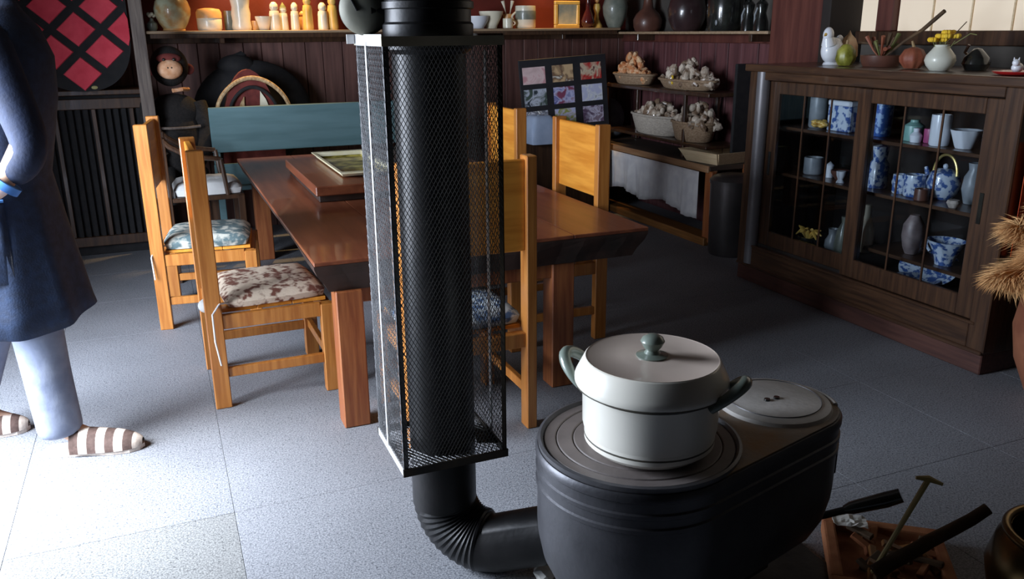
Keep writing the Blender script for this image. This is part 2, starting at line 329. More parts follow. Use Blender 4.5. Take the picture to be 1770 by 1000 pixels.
def arc(cx, cy, r, a0, a1, n): return [(cx + r * math.cos(a0 + (a1 - a0) * k / n), cy + r * math.sin(a0 + (a1 - a0) * k / n)) for k in range(n + 1)]
STR = 'structure'
XR, YB, XL, YF, ZC = 3.5, 6.05, -1.32, -1.6, 2.45

# ------------------------------------------------ floor of square tiles
fl = B().box(XL - 0.1, XR + 0.1, YF - 0.1, YB + 0.1, -0.12, -0.012).build('floor', M_sub, kind=STR)
TS = 0.576; gap = 0.0006
tm = B().box(gap, TS - gap, gap, TS - gap, -0.012, 0.0, 0.0005).build('tile', M_tile, fl)
tm2 = None
first = True
for i in range(-4, 6):
    for j in range(-7, 7):
        x = 0.07 + i * TS; y = 2.24 + j * TS
        if x + TS < XL or x > XR or y + TS < YF or y > YB: continue
        if x < XL - 0.05 or x + TS > XR + 0.1: pass
        if first: t = tm; first = False
        else: t = tm.copy(); COL.objects.link(t)
        if (i, j) in ((-1, -1), (-1, -2), (0, -2), (1, -2)):
            if tm2 is None: tm2 = tm.data.copy(); tm2.materials.clear(); tm2.materials.append(M_tile2)
            t.data = tm2
        t.location = (x, y, random.uniform(-0.0003, 0.0))
# ------------------------------------------------ walls, ceiling
cl = B().box(XL - 0.1, XR + 0.1, YF - 0.1, YB + 0.1, ZC, ZC + 0.1).build('ceiling', M_ceil, kind=STR)
for k in range(6): B().box(XL, XR, -1.2 + k * 1.3, -1.08 + k * 1.3, ZC - 0.14, ZC, 0.006).build('beam', M_dark, cl)
wb = B().box(XL - 0.1, XR + 0.1, YB, YB + 0.12, 0, ZC).build('wall_back', M_redwall, kind=STR)
x = XL; k = 0
while x < XR - 0.01:       # vertical boards below the shelf
    w = min(0.135 + 0.02 * math.sin(k * 2.1), XR - x)
    B().box(x + 0.002, x + w - 0.002, YB - 0.022 - 0.004 * (k % 2), YB, 0, 1.285, 0.003).build('plank', M_board, wb)
    x += w; k += 1
wr = B().box(XR, XR + 0.12, YF - 0.1, YB + 0.1, 0, ZC).build('wall_right', M_plaster, kind=STR)
y = 3.62; k = 0
while y < YB - 0.03:
    w = min(0.15 + 0.02 * math.sin(k * 1.7), YB - 0.024 - y)
    B().box(XR - 0.022 - 0.004 * (k % 2), XR, y + 0.002, y + w - 0.002, 0, 1.27, 0.003).build('plank', M_boardr, wr)
    y += w; k += 1
# left wall: three pieces round the wide doorway that lets the daylight in
wl = B().box(XL - 0.12, XL, YF - 0.1, 1.65, 0, ZC).box(XL - 0.12, XL, 3.55, YB + 0.1, 0, ZC).box(XL - 0.12, XL, 1.65, 3.55, 2.05, ZC).build('wall_left', M_plaster, kind=STR)
d1 = B().box(XL - 0.13, XL + 0.02, 1.59, 1.65, 0, 2.11, 0.004).box(XL - 0.13, XL + 0.02, 3.55, 3.61, 0, 2.11, 0.004).box(XL - 0.13, XL + 0.02, 1.59, 3.61, 2.05, 2.11, 0.004).build('door_1', M_dark, kind=STR)
wf = B().box(XL - 0.1, XR + 0.1, YF - 0.12, YF, 0, ZC).build('wall_front', M_plaster, kind=STR)
gr = B().box(-9, XL - 0.1, -4, 7, -0.2, -0.02).build('ground_outside', mat('pale_ground', (0.4, 0.4, 0.38), 0.9, col2=(0.5, 0.5, 0.47), scale=5), kind=STR)
# shoji window above the cabinet
wn = B().box(XR - 0.05, XR, 1.2, 3.60, 1.22, 1.285, 0.004).box(XR - 0.05, XR, 1.2, 3.60, 2.2, 2.26, 0.004).build('window_1', M_dark, kind=STR)
for y0, y1 in ((3.46, 3.60), (3.30, 3.44), (1.2, 1.26)): pass
B().box(XR - 0.055, XR, 3.325, 3.43, 1.285, 2.2, 0.004).build('window_post', M_pillar, wn)
for y0, y1 in ((3.44, 3.62), (3.115, 3.32), (2.90, 3.11), (2.69, 2.895), (2.48, 2.685), (2.27, 2.475), (2.06, 2.265), (1.85, 2.055), (1.64, 1.845), (1.43, 1.635), (1.22, 1.425)):
    B().box(XR - 0.018, XR - 0.008, y0 + 0.004, y1 - 0.002, 1.285, 2.2, 0).build('pane', M_shoji, wn)
for yy in (3.0, 2.79, 2.58, 2.37): pass
mb = B()
for yy in (3.1125, 2.8975, 2.6875, 2.4775, 2.2675, 2.0575, 1.8475, 1.6375, 1.4275): mb.box(XR - 0.024, XR - 0.006, yy - 0.004, yy + 0.004, 1.285, 2.2)
mb.build('muntin', M_traywood, wn)
# pillar, left of the cabinet top, and timber post in the left back corner
B().box(3.28, XR, 3.63, 4.04, 0, ZC, 0.008).build('trim_1', M_pillar, kind=STR)
B().box(3.27, XR, 3.565, 3.63, 0, ZC, 0.006).build('trim_2', M_darkin, kind=STR)
B().box(-0.07, 0.0, 5.27, 5.34, 0, ZC, 0.008).build('trim_3', M_post, kind=STR)
# rail under the shelf on both walls
B().box(0.0, XR, YB - 0.045, YB - 0.02, 1.24, 1.30, 0.004).build('trim_4', M_dark, kind=STR)
B().box(XR - 0.045, XR - 0.02, 4.04, YB, 1.215, 1.268, 0.004).build('trim_5', M_pillar, kind=STR)

# ------------------------------------------------ wall shelves
ZS = 1.318
def shelf(name, label, x0, x1, y0, y1, z0, z1):
    t = thing(name, label, 'shelf', ((x0 + x1) / 2, (y0 + y1) / 2, z0)); cx, cy = (x0 + x1) / 2, (y0 + y1) / 2
    B().box(x0 - cx, x1 - cx, y0 - cy, y1 - cy, 0, z1 - z0, 0.003).build('board', M_shelf, t)
    return t
s1 = shelf('wall_shelf', 'long wooden shelf with pale edge along back wall holding lit cream ceramics', 0.005, 3.28, 5.74, YB - 0.002, 1.301, ZS)
B().box(-1.62, 1.62, -0.135, -0.115, -0.028, 0.0, 0.002).build('lip', M_dark, s1)
for xx in (-1.2, -0.1, 1.2): B().box(xx - 0.015, xx + 0.015, -0.09, 0.12, -0.06, 0.0, 0.003).build('bracket', M_dark, s1)
s2 = shelf('wall_shelf', 'wooden shelf on right wall carrying the dark jars, ending at red pillar', 3.28, XR - 0.002, 4.06, YB - 0.002, 1.272, 1.289)
for yy in (-0.8, 0.5): B().box(-0.08, 0.1, yy - 0.015, yy + 0.015, -0.045, 0.0, 0.003).build('bracket', M_dark, s2)

def pot(name, label, cat, prof, c, m, group=None, seg=24, **kw):
    o = B().lathe(prof, (0, 0, 0), seg, **kw).build(name, m, smooth=True, loc=c)
    return tag(o, label, cat, group)
def hp(r, h, lip=0.8, w=0.006):      # straight vessel with thick wall
    return [(0, 0), (r * 0.9, 0), (r, h * 0.06), (r, h * 0.9), (r * 0.98, h), (r * 0.98 - w, h), (r * 0.92 - w, h * 0.5), (0, h * 0.1)]
Ys = 5.87; ZB = ZS + 0.001; CG = 'cream ceramics on the back wall shelf'
pot('pebble_vase', 'tiny dark vase with pale flower beside the corner post', 'vase', [(0, 0), (.022, 0), (.032, .02), (.03, .045), (.012, .06), (.012, .075), (.008, .075), (.008, .05), (0, .04)], (0.045, Ys, ZB), M_stonew)
fb = B()
for a in range(6): fb.ball((.014 * math.cos(a), .014 * math.sin(a), .09 + .008 * (a % 2)), .012, 8, 6)
fb.build('flower_head', M_cream, [q for q in bpy.data.objects if q.name == 'pebble_vase'][0], True)
g = thing('globe_vase', 'big round mottled vase, first large pot from the corner post', 'vase', (0.17, Ys, ZB))
B().lathe([(0, 0), (.058, 0), (.062, .01), (.085, .045), (.105, .095), (.108, .13), (.095, .175), (.06, .205), (.045, .21), (.045, .225), (.038, .225), (.038, .2), (0, .19)], seg=32).build('body', M_globe, g, True)
B().lathe([(.056, 0), (.066, .002), (.064, .014), (.054, .014)], seg=28).build('foot_ring', M_orangec, g, True)
g = thing('honey_pot', 'squat lidded pot with ochre top and pale lower half', 'pot', (0.382, Ys, ZB))
B().lathe([(0, 0), (.07, 0), (.075, .012), (.076, .07), (.074, .075), (0, .075)]).build('body', M_cream, g, True)
B().lathe([(0, .074), (.078, .074), (.077, .11), (.066, .128), (.02, .135), (0, .135)]).build('lid', M_orangec, g, True)
pot('grey_cup', 'small mottled grey cup half hidden behind tall cream vase', 'cup', hp(.03, .12), (0.505, Ys + .05, ZB), M_stonew)
pot('tall_vase', 'tall cream cylinder vase with bumpy relief', 'vase', [(0, 0), (.058, 0), (.062, .02), (.056, .06), (.06, .10), (.054, .14), (.06, .18), (.066, .22), (.06, .24), (.05, .24), (.045, .12), (0, .02)], (0.577, Ys, ZB), M_cream)
pot('ochre_cup', 'small ochre cup right of tall cream vase', 'cup', hp(.026, .058), (0.664, Ys, ZB), M_orangec)
pot('cream_bowl', 'pinkish cream bowl standing among pale figurines', 'bowl', [(0, 0), (.03, 0), (.034, .01), (.05, .07), (.052, .085), (.047, .085), (.03, .02), (0, .015)], (0.712, Ys - .01, ZB), M_cream)
def figurine(x, dy, h, r, m, label, hat=0):
    f = thing('figurine', label, 'figurine', (x, Ys + dy, ZB), 0, 'pale ceramic figurines on the back shelf')
    B().lathe([(0, 0), (r, 0), (r * 1.02, h * .1), (r * .92, h * .5), (r * .95, h * .55), (r * .8, h * .68), (0, h * .70)], seg=18).build('body', m, f, True)
    B().lathe([(0, h * .62), (r * .5, h * .66), (r * .78, h * .78), (r * .7, h * .9), (r * .35, h * .985), (0, h)], seg=18).build('head', m, f, True)
    if hat: B().lathe([(r * .75, h * .88), (r * .5, h * .98), (0, h * 1.12)], seg=14).build('cap', M_leaf, f, True)
    return f
figurine(0.785, 0, .175, .036, M_cream, 'tall pale figurine just right of the cream bowl')
figurine(0.846, .03, .155, .030, M_cream, 'pale figurine with green cap between two taller ones', 1)
figurine(0.915, 0, .172, .029, M_cream, 'slim white rounded figurine near middle of the row')
figurine(0.975, .05, .12, .030, M_orangec, 'short ochre figurine behind the white rounded ones')
figurine(0.995, -.02, .225, .034, M_yel, 'tallest yellow figurine among the pale row')
figurine(1.092, -.02, .172, .034, M_cream, 'smooth cream pointed figurine near the stovepipe')
figurine(1.162, 0, .225, .036, M_yel, 'yellow figurine at right end of the pale row by the stovepipe')
pot('tea_bowl', 'white bowl just right of the stovepipe on the shelf', 'bowl', [(0, 0), (.05, 0), (.052, .01), (.082, .06), (.085, .085), (.079, .085), (.05, .02), (0, .015)], (2.185, Ys, ZB), M_whitep)
pot('tea_bowl', 'ochre rimmed bowl behind the white bowl on the shelf', 'bowl', [(0, 0), (.04, 0), (.045, .02), (.085, .10), (.088, .118), (.082, .118), (.05, .04), (0, .03)], (2.305, Ys + .03, ZB), M_cream)
g = thing('tea_cup', 'small yellow cup with handle right of two bowls', 'cup', (2.405, Ys - .04, ZB))
B().lathe(hp(.036, .068)).build('body', M_cream, g, True)
B().tube([(.03 + .022 * math.sin(t * PI / 8), -.012, .018 + .034 * t / 8) for t in range(9)], .005).build('handle', M_cream, g, True)
g = thing('spoon_jar', 'orange brown jar holding pale spoons beside white mug', 'jar', (2.445, Ys + .05, ZB))
B().lathe(hp(.038, .10)).build('jar_body', M_orangec, g, True)
for a in (-.3, .25): B().tube([(0, 0, .03), (a * .08, 0, .13), (a * .14, 0, .19)], [.004, .004, .014]).build('spoon', M_cream, g, True)
g = thing('mug', 'cream tall mug with speckled band left of golden frame', 'mug', (2.56, Ys, ZB))
B().lathe(hp(.074, .155)).build('body', M_cream, g, True)
B().lathe([(.0755, .06), (.0765, .07), (.0765, .11), (.0755, .12)]).build('band', M_stonew, g, True)
B().tube([(-.07 - .035 * math.sin(t * PI / 8), 0, .04 + .075 * t / 8) for t in range(9)], .008).build('handle', M_cream, g, True)
g = thing('picture_frame', 'golden square picture frame glowing on the shelf', 'picture frame', (2.89, Ys - .01, ZB), R(3))
for a in ((-.105, .105, .0, .025), (-.105, .105, .165, .19)): B().box(a[0], a[1], -.012, .012, a[2], a[3], .004).build('frame_rail', M_yel, g)
for a in ((-.105, -.08), (.08, .105)): B().box(a[0], a[1], -.012, .012, .025, .165, .004).build('frame_rail', M_yel, g)
B().box(-.08, .08, -.003, .008, .025, .165).build('picture', mat('faded_picture', (.62, .56, .36), .7, col2=(.35, .38, .30), scale=14), g)
pot('bottle', 'dark red long-necked bottle right of golden frame', 'bottle', [(0, 0), (.032, 0), (.048, .03), (.05, .05), (.036, .09), (.018, .13), (.013, .24), (.016, .245), (0, .245)], (3.05, Ys - .04, ZB), M_dkred)
g = thing('figurine', 'slim yellow dancer figurine right of dark red bottle', 'figurine', (3.145, Ys, ZB))
B().lathe([(0, 0), (.045, 0), (.04, .02), (.018, .06), (.015, .10), (.028, .14), (.022, .17), (0, .18)], seg=16).build('body', M_yel, g, True)
B().ball((0, 0, .195), .018, 12, 8).build('head', M_orangec, g, True)
pot('stoneware_jar', 'big grey green stoneware jar at the shelf corner', 'jar', [(0, 0), (.05, 0), (.06, .02), (.088, .09), (.095, .15), (.08, .2), (.06, .22), (.065, .235), (.055, .235), (.05, .2), (0, .1)], (3.262, 5.80, ZB - .0), M_stonew)
Z2 = 1.29
pot('brown_vase', 'brown bottle vase with narrow neck in the shelf corner', 'vase', [(0, 0), (.085, 0), (.1, .03), (.105, .08), (.085, .12), (.04, .16), (.03, .22), (.035, .25), (.028, .25), (.024, .2), (0, .18)], (3.375, 5.52, Z2), M_brownc)
pot('round_jar', 'large round aubergine-glazed jar in middle of right wall shelf', 'jar', [(0, 0), (.08, 0), (.10, .02), (.125, .08), (.13, .14), (.115, .2), (.08, .24), (.085, .26), (.07, .26), (.06, .2), (0, .15)], (3.375, 5.02, Z2), M_darkc)
g = thing('ornament_jar', 'wide black jar with pale diagonal decoration near red pillar', 'jar', (3.38, 4.60, Z2))
B().lathe([(0, 0), (.10, 0), (.11, .02), (.118, .10), (.118, .2), (.10, .25), (.07, .27), (0, .27)], seg=32).build('body', M_blackc, g, True)
for k in range(4): B().ball((-.105, -.05 + k * .03, .05 + k * .035), .011, 10, 6, sc=(.5, 1, 1.6)).build('petal', M_greyp, g, True)
for (yy, hh, lab) in ((4.36, .20, 'black standing figurine nearer the wide black jar'), (4.24, .19, 'black standing figurine closest to the red pillar')):
    g = thing('dark_figurine', lab, 'figurine', (3.37, yy, Z2), 0, 'black figurines at end of right shelf')
    B().lathe([(0, 0), (.045, 0), (.042, .05), (.026, .10), (.036, .15), (.02, .17), (0, .175)], seg=16).build('body', M_blackc, g, True)
    B().ball((0, 0, .19), .022, 12, 8).build('head', M_blackc, g, True)
    B().tube([(-.03, .02, .03), (-.038, .012, .09), (-.03, .0, .13)], .006).build('scarf', M_greyp, g, True)
for i, (a, b, p, an) in enumerate(SPOTS):
    g = thing('spotlight', ['black ceiling spotlight above the cream figurines', 'black ceiling spotlight above the golden frame'][i], 'lamp', (a[0], a[1] - .0, a[2] + .04))
    B().lathe([(.0, .06), (.03, .06), (.045, .0), (.045, -.02), (.040, -.02), (.040, 0), (.025, .05), (0, .05)], seg=20).build('shade', M_copper, g, True)
    B().tube([(0, 0, .06), (0, 0, ZC - a[2] - .04)], .008).build('stem', M_copper, g, True)

# ------------------------------------------------ cage and stovepipe
PX, PY = 0.558, 1.80
g = thing('stove_pipe', 'black stovepipe rising through the wire guard with elbow at floor', 'stovepipe', (PX, PY, 0))
def ring_pipe(b, z0, z1, r, step=None): return b.lathe([(r, z0), (r, z1)], seg=40)
B().lathe([(.080, .17), (.080, 1.26)], seg=48).build('pipe_section', M_pipe, g, True)
B().lathe([(.080, 1.255), (.094, 1.265), (.097, 1.30), (.097, 1.315), (.0925, 1.32), (.0925, ZC)], seg=48).build('upper_pipe', M_pipe, g, True)
B().lathe([(.094, 1.345), (.0985, 1.347), (.0985, 1.36), (.094, 1.362)], seg=48).build('collar', M_iron, g, True)
# elbow and horizontal run to the stove outlet
ex, ey = 0.80 - PX, 1.565 - PY
dv = Vector((ex, ey, 0)).normalized(); RB = .11; zc = .130
eb = B(); pts = []
for k in range(0, 25):
    a = k / 24 * PI / 2
    pts.append(Vector((0, 0, zc)) + dv * (RB * (1 - math.cos(a))) + Vector((0, 0, -RB * math.sin(a) + .055)) )
pts = [Vector((0, 0, zc + .08))] + pts
rad = [.080] + [.0765 + .0035 * (k % 2) for k in range(25)]
eb.tube(pts, rad, 40).build('elbow', M_pipe, g, True)
end = pts[-1]
hz = B(); q0 = end - dv * .01; q1 = Vector((0.80 - PX, 1.555 - PY, end.z + .075))
hz.tube([q0, end + dv * .03, q1 - dv * .03, q1], [.078, .072, .070, .068], 40).build('horizontal_run', M_pipe, g, True)
# side branch with a round cap, above the cage at the left
dd = Vector((-.13, .03, 0)).normalized()
B().tube([dd * .05 + Vector((0, 0, 1.345)), dd * .118 + Vector((0, 0, 1.345))], .018, 24).build('branch', M_pipe, g, True)
cm = Matrix.Translation((0, 0, 0))
n = Vector((-.42, -.90, -.12)).normalized(); u = Vector((0, 0, 1)).cross(n).normalized(); v = n.cross(u)
cc = Vector((.428 - PX, 1.83 - PY, 1.345))
cb = B(); lp = []
for (r, d) in ((.012, .014), (.03, .012), (.047, .006), (.052, 0), (.052, -.012)):
    lp.append([tuple(cc + n * d + r * (math.cos(2 * PI * k / 36) * u + math.sin(2 * PI * k / 36) * v)) for k in range(36)])
cap = cb.loft(lp).build('cap_disc', M_disc, g, True)
B().tube([tuple(cc + n * .016 + u * -.01 + v * .0), tuple(cc + n * .01 - u * .03 + v * .04)], .0025, 6).build('handle_wire', M_iron, cap)

X0, X1, Y0, Y1, CZ0, CZ1 = .428, .682, 1.685, 1.925, .325, 1.292
cx, cy = (X0 + X1) / 2, (Y0 + Y1) / 2; hx, hy = (X1 - X0) / 2, (Y1 - Y0) / 2
g = thing('wire_guard', 'tall square wire mesh guard on angle iron frame around the stovepipe', 'stove guard', (cx, cy, 0))
def wires(w, h, pitch=.0092, t=.0007):
    b = bmesh.new(); dz = pitch * 1.75
    segs = []
    slope = dz / pitch
    n = int((w + h / slope) / pitch) + 1
    for sgn in (1, -1):
        for k in range(n):
            x0 = -h / slope + k * pitch + pitch * .5 * (0)
            pa = (x0, 0.0); pb = (x0 + h / slope, h)
            if pa[0] < 0: pa = (0, -pa[0] * slope)
            if pb[0] > w: pb = (w, (w - x0) * slope)
            if pb[1] - pa[1] < .004: continue
            if sgn < 0: pa = (w - pa[0], pa[1]); pb = (w - pb[0], pb[1])
            segs.append((pa, pb, sgn))
    for pa, pb, sgn in segs:
        a = Vector((pa[0] - w / 2, 0, pa[1])); c = Vector((pb[0] - w / 2, 0, pb[1])); d = (c - a).normalized()
        s = Vector((d.z, 0, -d.x)) * t; o = Vector((0, t * 1.2 * sgn, 0)); e = Vector((0, t, 0))
        vs = [b.verts.new(p) for p in (a + s + o, a + o - e, a - s + o, a + o + e, c + s + o, c + o - e, c - s + o, c + o + e)]
        for i in range(4):
            j = (i + 1) % 4; b.faces.new((vs[i], vs[j], vs[4 + j], vs[4 + i]))
    me = bpy.data.meshes.new('mesh_panel'); b.to_mesh(me); b.free(); return me
wmx = wires(2 * hx - .006, CZ1 - CZ0 - .02); wmy = wires(2 * hy - .006, CZ1 - CZ0 - .02, .0135, .0006)
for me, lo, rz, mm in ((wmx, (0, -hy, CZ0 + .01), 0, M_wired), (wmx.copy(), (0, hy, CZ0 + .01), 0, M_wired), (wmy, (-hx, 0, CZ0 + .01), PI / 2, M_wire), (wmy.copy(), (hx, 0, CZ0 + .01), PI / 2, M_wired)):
    me.materials.append(mm); o = bpy.data.objects.new('mesh_panel', me); COL.objects.link(o); o.parent = g; o.location = lo; o.rotation_euler = (0, 0, rz); o['kind'] = 'stuff'
aw = .019
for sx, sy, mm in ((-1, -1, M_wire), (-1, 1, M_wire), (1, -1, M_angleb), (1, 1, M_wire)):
    b = B(); xx, yy = sx * hx, sy * hy
    w_ = .011
    b.box(min(xx, xx - sx * w_), max(xx, xx - sx * w_), min(yy, yy - sy * .002), max(yy, yy - sy * .002), CZ0, CZ1)
    b.box(min(xx, xx - sx * .002), max(xx, xx - sx * .002), min(yy, yy - sy * w_), max(yy, yy - sy * w_), CZ0, CZ1)
    b.build('corner_angle', mm, g)
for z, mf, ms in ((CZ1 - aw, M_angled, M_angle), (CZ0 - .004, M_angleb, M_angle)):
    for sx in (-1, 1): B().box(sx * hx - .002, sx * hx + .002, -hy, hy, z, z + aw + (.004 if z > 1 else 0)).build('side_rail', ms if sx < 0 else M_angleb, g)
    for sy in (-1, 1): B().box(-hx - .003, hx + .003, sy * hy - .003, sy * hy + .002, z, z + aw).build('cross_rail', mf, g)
B().box(-hx - .02, -hx + .03, hy - .004, hy + .0, CZ1 - .016, CZ1 + .004).build('top_lug', M_angle, g)
for z in (CZ1 - .004, CZ0 + .004):     # flat flange with a pipe hole
    b = B(); n_ = 40; inner = [(PX - cx + .084 * math.cos(2 * PI * k / n_), PY - cy + .084 * math.sin(2 * PI * k / n_)) for k in range(n_)]
    outer = []
    for k in range(n_):
        a = 2 * PI * k / n_; m_ = max(abs(math.cos(a)) / hx, abs(math.sin(a)) / hy); outer.append((math.cos(a) / m_ * .99, math.sin(a) / m_ * .99))
    for k in range(n_):
        j = (k + 1) % n_
        if z < 1 and (k % 10) in (3, 4, 5, 6): continue
        if z > 1 and (k % 10) in (4, 5): continue
        b.bm.faces.new([b.bm.verts.new((*p, z)) for p in (inner[k], inner[j], outer[j], outer[k])])
    b.build('flange', M_angleb, g)
bt = wires(2 * hx - .01, 2 * hy - .01, .012, .0011); bt.materials.append(M_wire)
o = bpy.data.objects.new('bottom_mesh', bt); COL.objects.link(o); o.parent = g; o.location = (0, hy - .005, CZ0 + .006); o.rotation_euler = (PI / 2, 0, 0); o['kind'] = 'stuff'
B().tube([(-hx + .014, -hy + .05, CZ0 + .01), (-hx + .014, -hy + .05, CZ1 - .35)], .0045, 8).build('rod', M_rustrod, g, True)
B().box(-hx - .003, -hx + .001, .012, .024, CZ0, CZ1 - .01).build('flat_bar', M_angle, g)
B().box(hx - .004, hx - .001, -.030, -.018, CZ0 + .02, CZ1 - .03).build('flat_bar', M_angle, g)
B().tube([(-hx + .012, hy - .05, CZ0 + .01), (-hx + .012, hy - .05, CZ1 - .02)], .004, 8).build('rod', M_angle, g, True)
B().tube([(hx - .05, hy - .012, CZ0 + .01), (hx - .05, hy - .012, CZ1 - .02)], .0035, 8).build('rod', M_angle, g, True)

# ------------------------------------------------ stove
SX, SY, ZT = .825, 1.325, .50
A = (0.0, 0.0); ra = .205; Bc = (.375, .025); rb = .130
def hull(off=0.0, n=24, k=1.0):
    """outline of the clock shaped stove: big circle, small circle, outer tangents"""
    r1, r2 = (ra + off) * k, (rb + off) * k
    d = math.hypot(Bc[0], Bc[1]); th = math.atan2(Bc[1], Bc[0]); al = math.acos((r1 - r2) / d)
    pts = arc(0, 0, r1, th + al, th + 2 * PI - al, n * 2) + arc(Bc[0], Bc[1], r2, th - al, th + al, n)
    return pts
g = thing('wood_stove', 'grey cast iron wood stove shaped like a clock with ringed hot plate', 'stove', (SX, SY, 0), 0)
b = B(); lp = []
for off, z in ((-.15, .085), (-.12, .11), (-.075, .15), (-.035, .20), (-.012, .25), (-.002, .30), (0, .33), (0, .415), (.0035, .418), (.0035, .426), (0, .429), (0, .445), (.0035, .448), (.0035, .456), (0, .459), (0, .478), (.004, .482), (.004, .494), (0, .499)):
    pp = hull(off) if off > -.12 else hull(-.12)
    lp.append([(x, y, z) for x, y in pp])
body = b.loft(lp).build('body', M_castb, g, True)
# top deck, rear part, ash grey with shadow brown in the colour
b = B(); pl = hull(-.004); b.prism(pl, .497, .502).build('deck', M_deck, g)
# rimmed ringed plate on the big circle
b = B(); b.lathe([(.193, .500), (.203, .500), (.205, .511), (.199, .513), (.193, .505)], seg=64).build('plate_rim', M_cast, g, True)
prev = 0
for k, (r0, r1) in enumerate(((0.0, .058), (.060, .098), (.100, .132), (.134, .166), (.168, .192))):
    b = B()
    if r0 == 0: b.lathe([(0, .508), (r1 - .002, .508), (r1, .506), (r1, .502), (0, .502)], seg=56)
    else: b.lathe([(r0, .502), (r0, .506), (r0 + .002, .508), (r1 - .002, .508), (r1, .506), (r1, .502)], seg=64)
    b.build('ring_plate', M_top, g, True)
# lid disc on the small circle
b = B(); b.lathe([(0, .515), (.10, .514), (.122, .509), (.126, .502)], (Bc[0] - .005, Bc[1] + .012, 0), 48).build('feed_lid', M_ash, g, True)
b = B(); b.lathe([(.100, .5125), (.1015, .5155), (.103, .512)], (Bc[0] - .005, Bc[1] + .012, 0), 48).build('lid_ring', M_cast, g, True)
b = B()
for dx in (-.013, .013): b.lathe([(0, .519), (.0065, .519), (.0075, .514)], (Bc[0] - .015 + dx, Bc[1] + .006, 0), 12)
b.build('lid_hole', M_blackc, g, True)
b = B(); b.tube([(Bc[0] + .126 * math.cos(a), Bc[1] + .002 + .126 * math.sin(a), .501) for a in [R(-25 + 130 * k / 24) for k in range(25)]], .006, 8).build('lid_rim', M_ash, g, True)
# outlet collar towards the pipe
o0 = Vector((0.80 - SX, 1.555 - SY, end.z + .075)); od = Vector((-.55, .60, -.20)).normalized()
b = B(); b.tube([o0 - od * .07, o0 - od * .02, o0 + od * .004, o0 + od * .008, o0 + od * .022], [.118, .096, .086, .092, .090], 36).build('outlet_collar', M_castb, g, True)
for a in (R(100), R(220), R(330)):
    b = B(); px, py = (.12 * math.cos(a) + .12, .10 * math.sin(a)); b.tube([(px, py, .12), (px * 1.05, py * 1.1, .05), (px * 1.1, py * 1.2, .021)], [.022, .016, .020], 10).build('leg', M_castb, g, True)
b = B(); b.box(Bc[0] + .118, Bc[0] + .133, -.035, .065, .33, .43, .004).build('fire_door', M_castb, g)
b = B(); b.tube([(Bc[0] + .130, .015, .36), (Bc[0] + .148, .015, .355), (Bc[0] + .150, .015, .335)], .006, 8).build('door_handle', M_iron, g, True)
tag(B().box(.66, 1.42, .98, 1.50, .0, .020, .006).build('hearth_tray', M_iron), 'dark flat metal tray on the floor under the stove', 'tray')
pc = B()
pc.bm = bmesh.new(); bmesh.ops.create_icosphere(pc.bm, subdivisions=2, radius=.03)
for v in pc.bm.verts: v.co = Vector((v.co.x * 1.1, v.co.y, v.co.z * .6)) * random.uniform(.8, 1.2)
tag(pc.build('paper_scrap', M_paper, loc=(.752, 1.615, .018)), 'white crumpled paper scrap below the stovepipe bend', 'paper')

# ------------------------------------------------ stew pot
g = thing('stew_pot', 'cream enamel stew pot with green knob standing on the stove', 'pot', (.828, 1.292, .5085), R(-50))
B().lathe([(0, 0), (.095, 0), (.112, .006), (.124, .022), (.126, .03), (.132, .055), (.1335, .138), (.136, .142), (.130, .142), (.128, .02), (0, .01)], seg=56).build('body', M_enamel, g, True)
B().lathe([(.1265, .027), (.1285, .029), (.1285, .032), (.1275, .034)], seg=56).build('lower_line', M_band, g, True)
B().lathe([(.1335, .128), (.1347, .129), (.1347, .132), (.1335, .133)], seg=56).build('upper_line', M_band, g, True)
lid = B().lathe([(.132, .139), (.1475, .139), (.149, .142), (.149, .150), (.147, .155), (.131, .187), (.128, .1895), (.127, .1895)], seg=56).build('lid', M_enamel, g, True)
B().lathe([(.136, .1375), (.1488, .1375), (.1492, .1395), (.136, .1395)], seg=56).build('rim_line', M_band, lid, True)
B().lathe([(.128, .190), (.125, .1885), (.06, .190), (0, .191)], seg=56).build('lid_top', M_lid, lid, True)
B().lathe([(0, .188), (.030, .189), (.031, .193), (.016, .197), (.012, .203), (.018, .210), (.0235, .221), (.020, .228), (.012, .233), (0, .2345)], seg=28).build('knob', M_green, lid, True)
for s in (-1, 1):
    b = B(); pts = []
    for k in range(17):
        a = -PI / 2 + PI * k / 16
        pts.append((s * (.130 + .050 * math.cos(a)), .045 * math.sin(a), .122 + .045 * math.cos(a)))
    b.tube(pts, [.009 + .0035 * math.sin(PI * k / 16) for k in range(17)], 10).build('handle', M_green, g, True)

# ------------------------------------------------ table
TX0, TX1, TY0, TY1 = .405, 1.64, 2.62, 5.16
g = thing('dining_table', 'long red-brown slab dining table with shade-darkened live edge', 'table', ((TX0 + TX1) / 2, (TY0 + TY1) / 2, 0))
tx, ty = (TX1 - TX0) / 2, (TY1 - TY0) / 2
def edge(off, wob=0.0):
    r_ = random.Random(3); pts = []
    cs = [(-tx + off, -ty + off * .6), (tx - off, -ty + off * .6), (tx - off, ty - off), (-tx + off, ty - off)]
    for k in range(4):
        a, b2 = Vector(cs[k]), Vector(cs[(k + 1) % 4]); nn = 14
        for i in range(nn):
            p = a.lerp(b2, i / nn); w = r_.uniform(-wob, wob); pts.append((p.x + w, p.y + w))
    return pts
B().loft([[(x, y, z) for x, y in edge(o_, w_)] for o_, z, w_ in ((.05, .490, .004), (.035, .52, .006), (.012, .552, .005), (.002, .575, .002), (0, .586, .001))]).build('slab_edge', M_tabe, g)
nb = 4
for k in range(nb):
    xa, xb = -tx + k * 2 * tx / nb, -tx + (k + 1) * 2 * tx / nb
    B().box(xa + .0006, xb - .0006, -ty, ty, .586, .600, .002).build('plank', M_tab, g)
